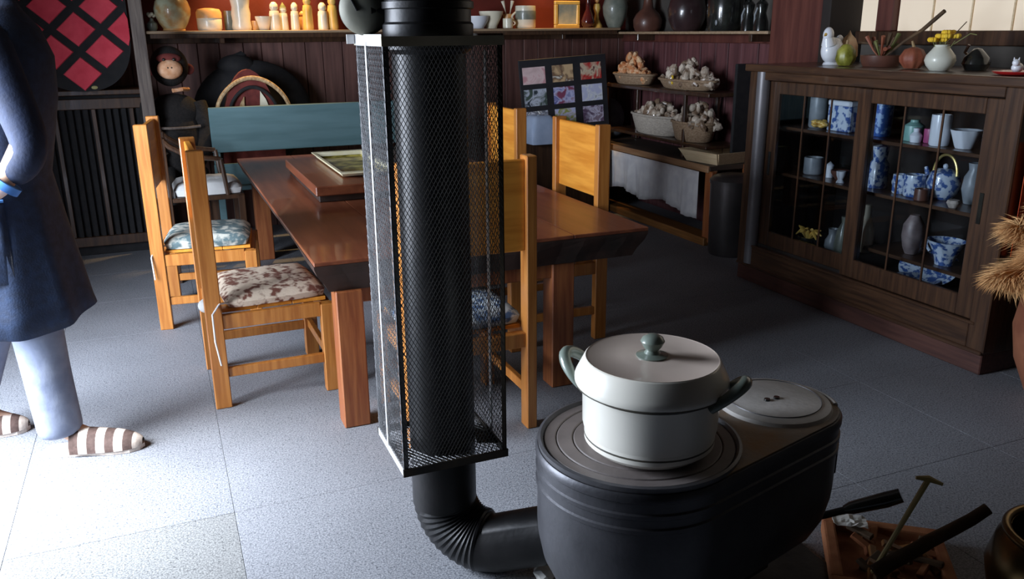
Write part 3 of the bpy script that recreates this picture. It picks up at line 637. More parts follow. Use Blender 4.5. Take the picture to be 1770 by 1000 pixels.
for (px, py, w_) in ((-tx + .11, -ty + .015, .045), (tx - .33, -ty + .04, .045), (-tx + .11, ty - .1, .045), (tx - .33, ty - .1, .045)):
    B().box(px - w_, px + w_, py - .0, py + .085, 0, .49, .004).build('leg', M_tleg, g)
B().box(-tx + .10, tx - .30, -ty + .05, -ty + .09, .435, .488, .003).build('apron', M_tleg, g)
B().box(-tx + .09, -tx + .13, -ty + .10, ty - .1, .42, .488, .003).build('apron', M_tleg, g)
B().box(-.1, -.06, -ty + .12, ty - .1, .06, .13, .003).build('stretcher', M_tleg, g)
# raised wooden hearth cover with the glazed tray
g = thing('wooden_box_lid', 'low reddish wooden block lying on the table', 'board', (.83, 4.02, .601), 0)
B().box(-.24, .22, -.43, .46, .030, .072, .004).build('cover_board', M_tab, g)
B().box(-.225, .205, -.41, .44, 0, .030, .003).build('base', M_tabe, g)
g = thing('glazed_tray', 'mossy gold glazed tray with pale rim on the wooden block', 'tray', (.86, 4.10, .674), 0)
B().lathe([(0, .004), (.17, .004), (.185, .022)], seg=4, sy=2.2 * .85, sx=.85).build('dish', M_trayin, g)
B().lathe([(.178, .006), (.190, .022), (.205, .024), (.205, .029), (.185, .029), (.172, .012)], seg=4, sy=2.2 * .85, sx=.85).build('rim', M_traye, g)
for c in g.children: c.rotation_euler = (0, 0, 0)
for c in g.children:
    c.data.transform(Matrix.Diagonal((1 / (.85), 1 / (2.2 * .85), 1, 1))); c.data.transform(Matrix.Rotation(PI / 4, 4, 'Z')); c.data.transform(Matrix.Diagonal((.92, 2.6, 1, 1)))

# ------------------------------------------------ pine chairs
def make_chair(label, H=.93):
    t = thing('dining_chair', label, 'chair', (0, 0, 0), 0, 'pine dining chairs round the table')
    for s in (1, -1):
        B().box(-.228, -.172, s * .205 - .018, s * .205 + .018, 0, H, .003).build('leg', M_pine, t)
        B().box(.172, .226, s * .205 - .020, s * .205 + .020, 0, .345, .003).build('leg', M_pine, t)
        B().box(-.172, .172, s * .205 - .012, s * .205 + .012, .298, .350, .002).build('seat_rail', M_pine, t)
        B().box(-.172, .172, s * .205 - .010, s * .205 + .010, .115, .150, .002).build('stretcher', M_pine, t)
    B().box(.180, .215, -.187, .187, .295, .345, .002).build('seat_rail', M_pine, t)
    B().box(-.215, -.180, -.187, .187, .295, .345, .002).build('seat_rail', M_pine, t)
    B().box(.185, .205, -.187, .187, .125, .158, .002).build('stretcher', M_pine, t)
    for k in range(3): B().box(-.170 + k * .124, -.170 + (k + 1) * .124 - .002, -.186, .186, .350, .364, .002).build('seat_board', M_pinep, t)
    B().box(-.212, -.190, -.187, .187, .625, H - .012, .003).build('back_panel', M_pinep, t)
    return t
c0 = make_chair('pine chair at near left table corner with floral cushion')
c0.location = (.298, 3.20, 0); c0.rotation_euler = (0, 0, R(1))
dup(c0, (.155, 4.165, 0), R(-7), 'pine chair farther along table left side with grey-green cushion')
dup(c0, (1.49, 3.285, 0), R(180), 'pine chair on table right side nearest the viewer with sunlit back panel')
dup(c0, (1.49, 4.15, 0), R(180), 'pine chair on table right side farther back behind wire guard')
dup(c0, (.855, 2.61, 0), R(90), 'pine chair at near table end half hidden behind wire guard')

def cushion(name, label, m, loc, rz, sx, sy, h=.045, ties=(), tm_=None, group=None):
    t = thing(name, label, 'cushion', loc, rz, group)
    b = bmesh.new(); n = 14; rr = random.Random(label)
    top = {}; bot = {}
    for i in range(n + 1):
        for j in range(n + 1):
            u_, v_ = i / n * 2 - 1, j / n * 2 - 1
            sh = 1 - .07 * (abs(u_) ** 4) * (abs(v_) ** 4)
            e = max(0, (1 - abs(u_) ** 5)) ** .5 * max(0, (1 - abs(v_) ** 5)) ** .5
            dim = .72 if (i in (5, 9) and j in (5, 9)) else 1
            zt = h * .45 + h * .55 * e * dim + rr.uniform(-.0015, .0015)
            top[i, j] = b.verts.new((u_ * sx * sh, v_ * sy * sh, zt))
            if i in (0, n) or j in (0, n): bot[i, j] = b.verts.new((u_ * sx * sh * .96, v_ * sy * sh * .96, .002))
    for i in range(n):
        for j in range(n): b.faces.new((top[i, j], top[i + 1, j], top[i + 1, j + 1], top[i, j + 1]))
    per = [(i, 0) for i in range(n)] + [(n, j) for j in range(n)] + [(i, n) for i in range(n, 0, -1)] + [(0, j) for j in range(n, 0, -1)]
    for k in range(len(per)):
        p, q = per[k], per[(k + 1) % len(per)]; b.faces.new((bot[p], bot[q], top[q], top[p]))
    b.faces.new([bot[p] for p in per][::-1])
    w = B(); w.bm.free(); w.bm = b; w.build('pad', m, t, True)
    for pts in ties: B().tube(pts, .0035, 6).build('tie', tm_ or M_white, t, True)
    return t
c2 = cushion('seat_cushion', 'floral beige and rust cushion on the nearest left pine chair', M_cush2, (.315, 3.20, .366), R(4), .185, .205, .052,
        ties=([(-.17, -.18, .02), (-.205, -.21, .03), (-.235, -.232, .0), (-.236, -.235, -.10), (-.225, -.236, -.19)], [(-.16, -.17, .02), (-.2, -.16, .012), (-.245, -.15, -.03)]))
B().ball((-.238, -.15, .012), .034, 14, 10, sc=(1, .8, .8)).build('tie_knot', M_white, c2, True)
c1 = cushion('seat_cushion', 'grey-green patterned cushion on the farther left pine chair', M_cush1, (.165, 4.165, .366), R(-7), .19, .20, .06,
        ties=([(-.17, -.18, .02), (-.22, -.2, .02), (-.235, -.23, -.02), (-.23, -.24, -.12)],))
cushion('seat_cushion', 'blue and white cushion on the near table-end pine chair', M_cush3, (.855, 2.62, .366), R(90), .19, .20, .06)
cushion('seat_cushion', 'slate grey cushion on the farther right pine chair', M_greycl, (1.49, 4.15, .366), R(180), .18, .19, .055)
cushion('seat_cushion', 'slate grey cushion on the right pine chair with sunlit back', M_greycl, (1.49, 3.285, .366), R(180), .18, .19, .05)

# dark armless chair with white cushion at the table's far left
t = thing('dark_chair', 'dark stained chair with white cushion near teal bench', 'chair', (.19, 4.95, 0), R(0))
for s in (1, -1):
    B().box(-.20, -.165, s * .19 - .016, s * .19 + .016, 0, .78, .003).build('leg', M_dark, t)
    B().box(.17, .205, s * .19 - .016, s * .19 + .016, 0, .46, .003).build('leg', M_dark, t)
    B().tube([(-.185, s * .19, .78), (-.15, s * .195, .74), (-.05, s * .20, .68), (.10, s * .2, .66)], [.014, .016, .016, .012], 8).build('arm', M_dark, t, True)
    B().tube([(.10, s * .2, .66), (.12, s * .19, .465)], .012, 8).build('arm_post', M_dark, t, True)
B().box(-.20, .205, -.2, .2, .44, .465, .004).build('seat', M_dark, t)
for k in range(3): B().box(-.192, -.178, -.175, .175, .52 + k * .09, .56 + k * .09, .003).build('back_slat', M_dark, t)
cushion('seat_cushion', 'plain white cushion on dark chair by the teal bench', M_white, (.215, 4.95, .466), 0, .18, .19, .07)

# ------------------------------------------------ teal bench
t = thing('bench', 'teal painted bench with plain plank back behind the table', 'bench', (1.05, 5.35, 0))
B().box(-.765, .85, -.035, -.01, .62, .885, .004).build('back_board', M_teal, t)
B().box(-.765, .85, .0, .32, .38, .41, .004).build('seat', M_teal, t)
B().box(-.765, .85, -.035, -.01, .42, .55, .004).build('back_board', M_teal, t)
for xx in (-.74, .83):
    B().box(xx - .02, xx + .02, -.01, .02, 0, .87, .003).build('leg', M_teal, t)
    B().box(xx - .02, xx + .02, .27, .31, 0, .38, .003).build('leg', M_teal, t)

# ------------------------------------------------ glass cabinet
CX0, CX1, CY0, CY1, CT = 2.85, 3.45, 2.10, 3.62, 1.13
g = thing('glass_cabinet', 'dark varnished glass-fronted cabinet along the right wall', 'cabinet', (CX0, CY0, 0))
D = CX1 - CX0; Wd = CY1 - CY0
B().box(-.035, D, -.03, Wd + .02, 1.095, CT, .006).build('top_board', M_darkh, g)
for y0, y1 in ((0, .022), (Wd - .022, Wd)): B().box(0, D, y0, y1, .08, 1.095, .003).build('side_panel', M_dark, g)
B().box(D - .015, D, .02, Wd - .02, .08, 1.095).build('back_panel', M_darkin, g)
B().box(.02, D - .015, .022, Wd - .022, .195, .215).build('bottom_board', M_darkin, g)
for (y0, y1) in ((-.004, .075), (Wd - .10, Wd + .004)): B().box(-.012, .03, y0, y1, .09, 1.095, .004).build('front_stile', M_dark, g)
B().lathe([(0, .10), (.034, .10), (.034, 1.094), (0, 1.094)], (.006, Wd - .085, 0), 24).build('corner_column', M_column, g, True)
B().box(-.012, .03, .075, Wd - .10, 1.055, 1.095, .003).build('front_rail', M_darkh, g)
B().box(-.012, .03, .075, Wd - .10, .085, .20, .003).build('front_rail', M_darkh, g)
B().box(-.02, .0, .0, Wd, .082, .098, .003).build('moulding', M_darkh, g)
B().box(-.016, .0, .05, Wd - .05, .192, .204, .003).build('moulding', M_darkh, g)
B().box(-.008, D, 0, Wd, 0, .085, .004).build('plinth', mat('plinth_red_brown', (.05, .018, .014), .5, col2=(.09, .035, .025), scale=2, stretch=wy), g)
def sliding(y0, y1, x, hand):
    d_ = B().box(x, x + .022, y0, y0 + .075, .205, 1.05, .003).box(x, x + .022, y1 - .075, y1, .205, 1.05, .003)
    d_.box(x, x + .022, y0 + .075, y1 - .075, .99, 1.05, .003).box(x, x + .022, y0 + .075, y1 - .075, .205, .29, .003)
    d = d_.build('door', M_dark, g)
    B().box(x + .009, x + .012, y0 + .07, y1 - .07, .285, .995).build('pane', MATS['glass'], d)
    w = (y1 - y0 - .15) / 3
    for k in (1, 2): B().box(x + .003, x + .008, y0 + .075 + k * w - .004, y0 + .075 + k * w + .004, .29, .99).build('muntin', M_dark, d)
    B().box(x - .003, x + .0, hand - .009, hand + .009, .58, .70, .001).build('finger_pull', M_blackc, d)
sliding(.08, .79, .002, .115); sliding(.72, Wd - .11, .026, Wd - .15)
S1, S2, S3 = .825, .590, .335
for zz, ya in ((S1, .022), (S2, .022)): B().box(.10, D - .02, ya, Wd - .022, zz - .016, zz, .002).build('shelf_board', M_darkh, g)
B().box(.10, D - .02, .022, .76, S3 - .016, S3, .002).build('shelf_board', M_darkh, g)
# contents
def put(name, label, cat, prof, y, z, m, x=3.06, **k): return pot(name, label, cat, prof, (x, y, z + .001), m, **k)
def jug(r, h): return [(0, 0), (r * .7, 0), (r, h * .25), (r * .95, h * .5), (r * .55, h * .75), (r * .6, h * .95), (r * .66, h), (r * .6, h), (r * .45, h * .75), (0, h * .6)]
put('glass_jar', 'tall grey jar on top shelf behind left cabinet door', 'jar', hp(.045, .15), 3.35, S1, M_greyp)
g2 = thing('tin_box', 'blue and white square tin on the top shelf behind left door', 'tin', (3.06, 3.165, S1 + .001))
B().box(-.045, .045, -.075, .075, 0, .12, .004).build('box', M_bw, g2); B().box(-.047, .047, -.077, .077, .12, .145, .004).build('lid', M_whitep, g2)
fb = B()
for k in range(22):
    a = random.uniform(0, 6.28); r_ = random.uniform(0, .07); fb.ball((3.0 + r_ * .35 * math.cos(a), 3.29 + r_ * math.sin(a), S1 + .018 + random.uniform(0, .022)), .017, 8, 5, sc=(1, 1, .6))
tag(fb.build('dried_petals', M_yel, smooth=True, kind='stuff'), 'orange-yellow dried flowers heaped on top shelf of left door', 'dried flowers')
put('mug', 'pale blue-grey mug on middle shelf at left of left door', 'mug', hp(.048, .085), 3.35, S2, M_greyp)
put('figurine', 'small white figurine on middle shelf behind left door', 'figurine', [(0, 0), (.02, 0), (.016, .04), (.02, .06), (0, .08)], 3.235, S2, M_whitep, seg=14)
put('tea_bowl', 'small brown bowl on middle shelf behind left door', 'bowl', [(0, 0), (.02, 0), (.042, .03), (.044, .045), (.04, .045), (0, .02)], 3.165, S2, M_brownc)
put('egg_cup', 'little white egg cup next to the left door centre stile', 'cup', [(0, 0), (.02, 0), (.012, .015), (.02, .035), (.022, .055), (0, .05)], 3.095, S2, M_whitep, x=3.0)
put('dark_bottle', 'slim blue-black bottle at back of middle shelf', 'bottle', [(0, 0), (.03, 0), (.032, .09), (.012, .12), (.012, .16), (0, .16)], 3.14, S2, M_bluep, x=3.16)
fb = B()
for k in range(9):
    a = R(40 * k); fb.tube([(0, 0, .06), (.02 * math.cos(a), .05 * math.sin(a), .10), (.035 * math.cos(a), .085 * math.sin(a), .07 + .02 * (k % 3))], [.012, .013, .003], 7)
tag(fb.build('straw_flowers', M_yel, smooth=True, loc=(3.0, 3.27, .216)), 'yellow straw flowers in a pot at bottom of left door', 'flowers')
put('flower_bowl', 'dark bowl holding yellow straw flowers at cabinet bottom', 'bowl', hp(.055, .07), 3.27, .216, M_blackc, x=3.0)
put('pale_vase', 'slender pale vase beside the straw flowers at bottom left', 'vase', [(0, 0), (.035, 0), (.04, .06), (.03, .13), (.012, .17), (.016, .20), (0, .20)], 3.10, .216, M_stonew)
put('grey_jug', 'grey pitcher at cabinet bottom between yellow flowers and pale vase', 'jug', jug(.04, .12), 3.185, .216, M_greyp, x=3.08)
put('cobalt_canister', 'tall cobalt canister on top shelf just behind door overlap', 'canister', hp(.040, .165), 2.935, S1, M_bluep)
put('patterned_canister', 'tall blue-white patterned canister on middle shelf behind door overlap', 'canister', [(0, 0), (.044, 0), (.044, .11), (.03, .13), (.036, .19), (0, .2)], 2.925, S2, M_bw)
put('olive_bottle', 'pale green bottle at bottom behind the door overlap', 'bottle', [(0, 0), (.036, 0), (.036, .10), (.014, .17), (.014, .22), (0, .22)], 2.90, .216 + .08, M_cream, x=3.0)
put('mint_jar', 'mint green rounded jar on top shelf of right door', 'jar', [(0, 0), (.04, 0), (.046, .03), (.042, .065), (.02, .08), (.018, .09), (0, .09)], 2.755, S1, M_mint)
put('pink_cup', 'magenta little cup on top shelf beside mint jar', 'cup', hp(.028, .06), 2.665, S1, M_pink)
put('white_bead_pot', 'small pale pot with round lid between mint jar and magenta cup', 'pot', [(0, 0), (.022, 0), (.026, .03), (.012, .045), (.014, .06), (0, .065)], 2.705, S1, M_whitep, x=3.02)
put('white_canister', 'bright white cylinder on top shelf of right door', 'canister', hp(.040, .128), 2.585, S1, M_whitep, x=3.02)
put('lattice_bowl', 'white openwork bowl right of bright white cylinder', 'bowl', [(0, 0), (.035, 0), (.04, .01), (.058, .065), (.062, .075), (.056, .075), (0, .02)], 2.475, S1, M_whitep, x=3.04, lobes=10, amp=.04)
put('dark_goblet', 'dark goblet behind white openwork bowl', 'goblet', [(0, 0), (.03, 0), (.008, .02), (.008, .07), (.035, .10), (.035, .15), (0, .12)], 2.44, S1, M_greyp, x=3.16)
for y_, lab, r_, h_ in ((2.775, 'tall blue-white cup at left of middle shelf, right door', .033, .085), (2.695, 'wide blue-white cup beside teapot in right door', .046, .095)):
    g2 = thing('porcelain_cup', lab, 'cup', (3.04, y_, S2 + .001), 0, 'blue-white cups in the cabinet')
    B().lathe(hp(r_, h_)).build('body', M_bw, g2, True)
    B().tube([(-.0, r_ + .012 * math.sin(t_ * PI / 6), .025 + .04 * t_ / 6) for t_ in range(7)], .004, 6).build('handle', M_bw, g2, True)
g2 = thing('teapot', 'blue and white teapot with yellow bail handle in cabinet', 'teapot', (3.10, 2.60, S2 + .001))
B().lathe([(0, 0), (.04, 0), (.062, .03), (.07, .07), (.055, .115), (.03, .13), (0, .132)], seg=28).build('body', M_bw, g2, True)
B().ball((0, 0, .14), .012, 12, 8).build('lid_knob', M_bw, g2, True)
B().tube([(-.0, .06, .06), (0, .085, .09), (0, .10, .125)], [.016, .012, .009], 10).build('spout', M_bw, g2, True)
B().tube([(0, .06 * math.cos(a), .105 + .085 * math.sin(a)) for a in [PI * k / 14 for k in range(15)]], .006, 8).build('bail_handle', M_gold, g2, True)
put('clay_cup', 'dark clay cup in front of blue-white teapot', 'cup', hp(.030, .05), 2.61, S2, M_brownc, x=2.99)
put('etched_vase', 'dark glassy vase on middle shelf near right door edge', 'vase', [(0, 0), (.03, 0), (.045, .06), (.04, .11), (.025, .14), (.03, .17), (0, .15)], 2.47, S2, M_greyp, x=3.12)
put('pink_shell', 'small pinkish bowl at right end of middle shelf', 'bowl', [(0, 0), (.015, 0), (.026, .02), (.022, .032), (0, .03)], 2.44, S2, M_slip1, x=2.98)
put('mauve_vase', 'oval mauve stoneware vase on third shelf of right door', 'vase', [(0, 0), (.025, 0), (.038, .03), (.047, .08), (.044, .13), (.025, .165), (.02, .175), (0, .17)], 2.67, S3, M_mauve, x=3.04)
g2 = thing('pitcher', 'blue-white flared pitcher at right end of third shelf', 'pitcher', (3.02, 2.475, S3 + .001))
B().lathe([(0, 0), (.035, 0), (.04, .03), (.055, .07), (.075, .105), (.07, .105), (.03, .03), (0, .02)], seg=24, sy=1.1).build('body', M_bw, g2, True)
B().tube([(0, .08 + .02 * math.sin(t_ * PI / 6), .04 + .06 * t_ / 6) for t_ in range(7)], .006, 6).build('handle', M_bw, g2, True)
pot('serving_plate', 'large blue and white plate leaning at cabinet bottom', 'plate', [(0, 0), (.06, 0), (.08, .008), (.145, .022), (.15, .028), (.14, .026), (.08, .014), (0, .008)], (3.09, 2.56, .225), M_bw, seg=40)
bpy.context.scene.collection.objects[-1].rotation_euler = (0, R(-38), 0) if False else (0, 0, 0)
o = [q for q in bpy.data.objects if q.name.startswith('serving_plate')][0]; o.rotation_euler = (0, R(-50), 0); o.location = (3.10, 2.60, .335 - .012 - .0); o.scale = (.66, 1, 1); o.location.z = .27
pot('serving_bowl', 'shallow blue-white bowl in front of leaning plate at cabinet bottom', 'bowl', [(0, 0), (.05, 0), (.055, .006), (.10, .035), (.095, .035), (.05, .01), (0, .008)], (2.99, 2.58, .216), M_bw, seg=32)

# ------------------------------------------------ things on the cabinet
TZ = CT + .001
g = thing('hen_ornament', 'white ceramic hen ornament standing at left end of cabinet top', 'ornament', (3.06, 3.30, TZ), R(200))
g.scale = (1.15, 1.15, 1.2)
hn = B(); hn.ball((0, 0, .055), .05, 20, 14, sc=(1.15, .85, 1.05)).ball((.045, 0, .115), .024, 14, 10, sc=(1, .9, 1.3)).ball((-.055, 0, .085), .026, 12, 8, sc=(1.2, .5, 1.2)).build('body', M_whitep, g, True)
B().tube([(.035, 0, .08), (.047, 0, .11), (.05, 0, .135)], [.03, .02, .012], 12).build('neck', M_whitep, g, True)
B().tube([(.066, 0, .118), (.082, 0, .112)], [.007, .001], 8).build('beak', M_yel, g, True)
B().lathe([(0, 0), (.035, 0), (.03, .01), (0, .012)], seg=18).build('foot', M_whitep, g, True)
g = thing('green_squash', 'olive green squash with light spots beside white hen', 'squash', (3.02, 3.165, TZ))
B().lathe([(0, .0), (.03, .002), (.045, .03), (.04, .07), (.02, .095), (0, .1)], seg=30, lobes=8, amp=.04).build('body', mat('squash_olive', (.12, .12, .01), .4, col2=(.35, .34, .06), scale=22), g, True)
B().tube([(0, 0, .095), (.006, .004, .115)], .006, 8).build('stem', M_stem, g, True)
g = thing('onion', 'pale orange onion perched behind white hen', 'onion', (3.16, 3.30, TZ))
B().lathe([(0, 0), (.02, .003), (.045, .04), (.042, .09), (.03, .12), (.01, .14), (0, .16)], seg=24).build('bulb', mat('onion_skin', (.45, .24, .12), .45, col2=(.6, .4, .22), scale=16), g, True)
g = thing('dried_arrangement', 'dark basket of dried leaves and seed heads on the cabinet', 'basket', (3.10, 3.03, TZ))
B().lathe([(0, 0), (.075, 0), (.085, .02), (.09, .05), (.084, .05), (.07, .01), (0, .01)], seg=24).build('bowl', M_brownc, g, True)
rr = random.Random(5)
for k in range(14):
    a = rr.uniform(0, 6.28); q = rr.uniform(.02, .09)
    B().tube([(0, 0, .03), (q * .5 * math.cos(a), q * .5 * math.sin(a), .07), (q * math.cos(a), q * math.sin(a), rr.uniform(.07, .15))], [.003, .004, .010], 6).build('seed_head', [M_redv, M_leaf, M_bark][k % 3], g, True)
B().tube([(0, -.02, .04), (0.0, -.12, .11), (.005, -.21, .16), (.005, -.31, .235)], [.005, .006, .009, .009], 8).build('branch', M_bark, g, True)
B().tube([(0, .02, .04), (0.0, .06, .10), (.005, .15, .105)], [.006, .006, .004], 8).build('branch', M_bark, g, True)
g = thing('red_gourd', 'rusty red ribbed gourd left of white vase', 'gourd', (3.02, 2.775, TZ))
B().lathe([(0, 0), (.03, .002), (.05, .03), (.052, .05), (.035, .08), (.01, .09), (0, .088)], seg=40, lobes=8, amp=.06).build('body', M_redv, g, True)
B().tube([(0, 0, .085), (-.005, .01, .115)], [.007, .004], 8).build('stem', M_stem, g, True)
g = thing('round_vase', 'white round vase holding yellow flowers on the cabinet', 'vase', (2.98, 2.60, TZ))
B().lathe([(0, 0), (.035, 0), (.052, .02), (.060, .04), (.055, .06), (.035, .085), (.028, .095), (.030, .102), (.024, .102), (.02, .08), (0, .05)], seg=32).build('body', mat('celadon_white', (.55, .56, .48), .35, col2=(.68, .67, .58), scale=5, coat=.3), g, True)
g = thing('flower_bunch', 'short yellow flowers standing in white round vase', 'flowers', (2.98, 2.60, TZ + .10))
rr = random.Random(9)
for k in range(11):
    a = k * 2.4; q = .005 + .0038 * k
    px, py = q * math.cos(a), q * math.sin(a) * 1.1; f = B()
    for j in range(7): f.ball((px + .012 * math.cos(j * .9), py + .012 * math.sin(j * .9), .022 + .014 * (k % 3)), .010, 7, 5, sc=(1, 1, 1))
    f.build('blossom', M_grass, g, True)
    B().tube([(px * .3, py * .3, -.04), (px, py, .018)], .0015, 5).build('stem', M_leaf, g)
B().tube([(0, -.01, 0), (.0, -.05, .04), (.0, -.10, .09)], .002, 5).build('twig', M_bark, g)
B().tube([(.02, -.03, 0), (.03, -.1, .045), (.03, -.13, .04)], .002, 5).build('twig', M_leaf, g)
g = thing('black_ornament', 'dark rounded ornament right of white vase on the cabinet', 'ornament', (3.12, 2.545, TZ))
B().lathe([(0, 0), (.04, 0), (.055, .025), (.05, .05), (.03, .07), (.015, .085), (0, .088)], seg=20).build('body', M_blackc, g, True)
B().tube([(.0, .03, .05), (0, .06, .07), (0, .045, .10)], .006, 8).build('handle', M_brownc, g, True)
tag(B().lathe([(0, 0), (.05, 0), (.075, .006), (.082, .014), (.078, .015), (.05, .007), (0, .006)], seg=36).build('saucer', M_redl, smooth=True, loc=(2.93, 2.215, TZ)), 'red lacquer saucer at right end of cabinet top', 'saucer')
g = thing('cat_ornament', 'small white cat ornament sitting on red saucer', 'ornament', (2.93, 2.215, TZ + .008), R(200))
B().ball((0, 0, .018), .02, 14, 10, sc=(1.3, 1, .9)).ball((.022, 0, .036), .013, 12, 8).build('body', M_whitep, g, True)
for s in (-1, 1): B().tube([(.022, s * .007, .045), (.021, s * .009, .055)], [.004, .001], 6).build('ear', M_whitep, g)

# ------------------------------------------------ right wall bench with cloth, baskets, bin
g = thing('low_bench', 'long low wooden bench with white cloth below along right wall', 'bench', (3.10, 4.28, 0))
B().box(0, .36, 0, 1.72, .465, .495, .004).build('bench_top', mat('bench_top_dark', (.05, .035, .028), .6, col2=(.08, .055, .04), scale=3), g)
B().box(-.014, .0, 0, 1.72, .455, .497, .003).build('front_rail', M_benchw, g)
for yy in (.0, 1.66): B().box(0.02, .06, yy, yy + .05, 0, .465, .003).build('leg', M_benchw, g)
for yy in (.0, 1.66): B().box(.30, .34, yy, yy + .05, 0, .465, .003).build('leg', M_benchw, g)
B().box(-.03, .10, -.02, 1.72, 0, .05, .004).build('floor_rail', M_orwood, g)
B().box(-.004, .03, -.03, .04, .02, .465, .003).build('end_post', M_tleg, g)
cbm = bmesh.new(); cols_ = []
for k in range(101):
    yy = 4.36 + 1.56 * k / 100; off = .012 * math.sin(k * .55) + .006 * math.sin(k * 1.7)
    zb_ = .185 - .02 * math.sin(k * .18) - (.03 * (1 - k / 12) if k < 12 else 0)
    cols_.append([cbm.verts.new((3.078 + off * (1 - r_ / 6) * 1.0, yy, .455 + (zb_ - .455) * (1 - r_ / 6))) for r_ in range(7)])
for a_, b_ in zip(cols_, cols_[1:]):
    for r_ in range(6): cbm.faces.new((a_[r_], b_[r_], b_[r_ + 1], a_[r_ + 1]))
w = B(); w.bm.free(); w.bm = cbm; cu = w.build('cloth_curtain', M_curt, smooth=True)
so = cu.modifiers.new('thick', 'SOLIDIFY'); so.thickness = .003
tag(cu, 'white hanging cloth covering front of the low bench', 'curtain')
# two tier basket rack standing on the bench
g = thing('basket_rack', 'dark two-tier rack holding baskets on the low bench', 'rack', (3.30, 4.98, .496))
B().box(-.14, .14, -.56, .74, .40, .425, .004).build('tier_board', M_dark, g)
B().box(-.14, .14, -.56, .74, .08, .10, .004).build('tier_board', M_dark, g)
for xx in (-.125, .125):
    for yy in (-.29, .725): B().box(xx - .012, xx + .012, yy - .012, yy + .012, 0, .43, .003).build('post', M_dark, g)
B().box(.03, .15, -.60, -.575, .0, .60, .004).build('end_panel', M_black, g)
def basket(name, label, loc, rx, ry, h, m, rz=0):
    t = thing(name, label, 'basket', loc, rz)
    b = B(); b.lathe([(0, 0), (.75, 0), (.82, h * .1), (.95, h * .7), (1.0, h), (.95, h), (.78, h * .15), (0, h * .08)], seg=40, sx=rx, sy=ry).build('bowl', m, t, True)
    B().tube([(rx * math.cos(2 * PI * k / 40), ry * math.sin(2 * PI * k / 40), h) for k in range(40)], .009, 8, closed=True).build('rim', m, t, True)
    return t
def heap(name, label, cat, c, n, spread, rr_, m, seed, stuff=True, sc=(1, 1, .7)):
    r = random.Random(seed); b = B()
    for k in range(n):
        a = r.uniform(0, 6.28); q = math.sqrt(r.random())
        e = Euler((r.uniform(0, 3), r.uniform(0, 3), r.uniform(0, 3))).to_matrix()
        b.ball((spread[0] * q * math.cos(a), spread[1] * q * math.sin(a), spread[2] * (1 - q * q) * r.random() + rr_ * .6), rr_ * r.uniform(.7, 1.2), 7, 5, sc=(1, .7, .45), rot=e)
    o = b.build(name, m, loc=c, kind='stuff' if stuff else None); return tag(o, label, cat)
basket('bread_basket', 'pale wide basket with cellophane packets on lower rack tier', (3.27, 5.16, .598), .12, .30, .13, M_wickl)
heap('wrapped_packets', 'crinkled cellophane packets filling the pale lower basket', 'packets', (3.27, 5.16, .68), 80, (.09, .27, .12), .042, M_cello, 3)
basket('straw_basket', 'brown basket of wrapped dried flowers at near end of lower tier', (3.27, 4.72, .598), .115, .20, .12, M_wick)
heap('dried_flowers', 'wrapped dull dried flowers heaped in brown lower basket', 'dried flowers', (3.27, 4.70, .68), 70, (.09, .19, .15), .042, M_cello, 4)
basket('snack_basket', 'small basket of peach packets on upper rack tier', (3.27, 5.50, .923), .11, .24, .07, M_wick)
heap('snack_packets', 'peach coloured packets piled in upper basket far end', 'packets', (3.27, 5.50, .95), 60, (.08, .20, .16), .045, M_snack, 5)
basket('herb_basket', 'shallow basket of cellophane herbs on upper tier near end', (3.27, 4.82, .923), .11, .30, .06, M_wick)
heap('herb_bundles', 'cellophane wrapped dried herbs on the upper rack tier', 'herbs', (3.27, 4.82, .94), 90, (.09, .29, .17), .042, M_cello, 6)
tag(B().box(-.003, .003, -.008, .008, -.028, .028).build('price_tag', M_grass, loc=(3.165, 4.84, .985)), 'thin yellow tag tucked in the upper cellophane herbs', 'tag')
g = thing('wooden_tray', 'pale open wooden tray resting at near end of low bench', 'tray', (3.30, 4.44, .497), R(8))
B().box(-.15, .15, -.13, .15, 0, .008).build('base', M_traywood, g)
def slab(b, p): return b.loft([[p[0], p[1], p[2], p[3]], [p[4], p[5], p[6], p[7]]])
for s in (-1, 1):
    b = B(); x0_ = s * .15; x1_ = s * .19; b.loft([[(x0_, -.13, 0), (x0_, .15, 0), (x0_ + s * .01, .15, 0), (x0_ + s * .01, -.13, 0)], [(x1_, -.16, .074), (x1_, .18, .074), (x1_ + s * .01, .18, .074), (x1_ + s * .01, -.16, .074)]]).build('side', M_traywood, g)
for y0_, y1_ in ((-.13, -.17), (.15, .19)):
    b = B(); b.loft([[(-.15, y0_, 0), (.15, y0_, 0), (.15, y0_ + .01, 0), (-.15, y0_ + .01, 0)], [(-.19, y1_, .074), (.19, y1_, .074), (.19, y1_ + .01, .074), (-.19, y1_ + .01, .074)]]).build('side', M_traywood, g)
g = thing('dried_twigs', 'pinkish berry twigs standing at end of the low bench', 'twigs', (3.40, 4.16, .497)); 
B().lathe(hp(.03, .08), seg=16).build('holder', M_brownc, g, True)
rr = random.Random(2)
for k in range(6):
    p = (rr.uniform(-.03, .03), rr.uniform(-.05, .03), rr.uniform(.16, .25)); B().tube([(0, 0, .01), p], .002, 5).build('twig', M_bark, g)
    f = B()
    for j in range(6): f.ball((p[0] * (1 - j * .1), p[1] * (1 - j * .1) + rr.uniform(-.01, .01), p[2] * (1 - j * .1)), .006, 6, 4)
    f.build('berries', mat('dusty_pink', (.35, .12, .14), .7, col2=(.5, .3, .3)) if k == 0 else MATS['dusty_pink'], g, True)
B().box(-.05, .10, -.10, .13, -.497, -.002, .004).build('corner_stand', M_tleg, g)
g = thing('waste_bin', 'dark metal bin with shiny round lid beside low bench', 'bin', (3.12, 4.06, 0))
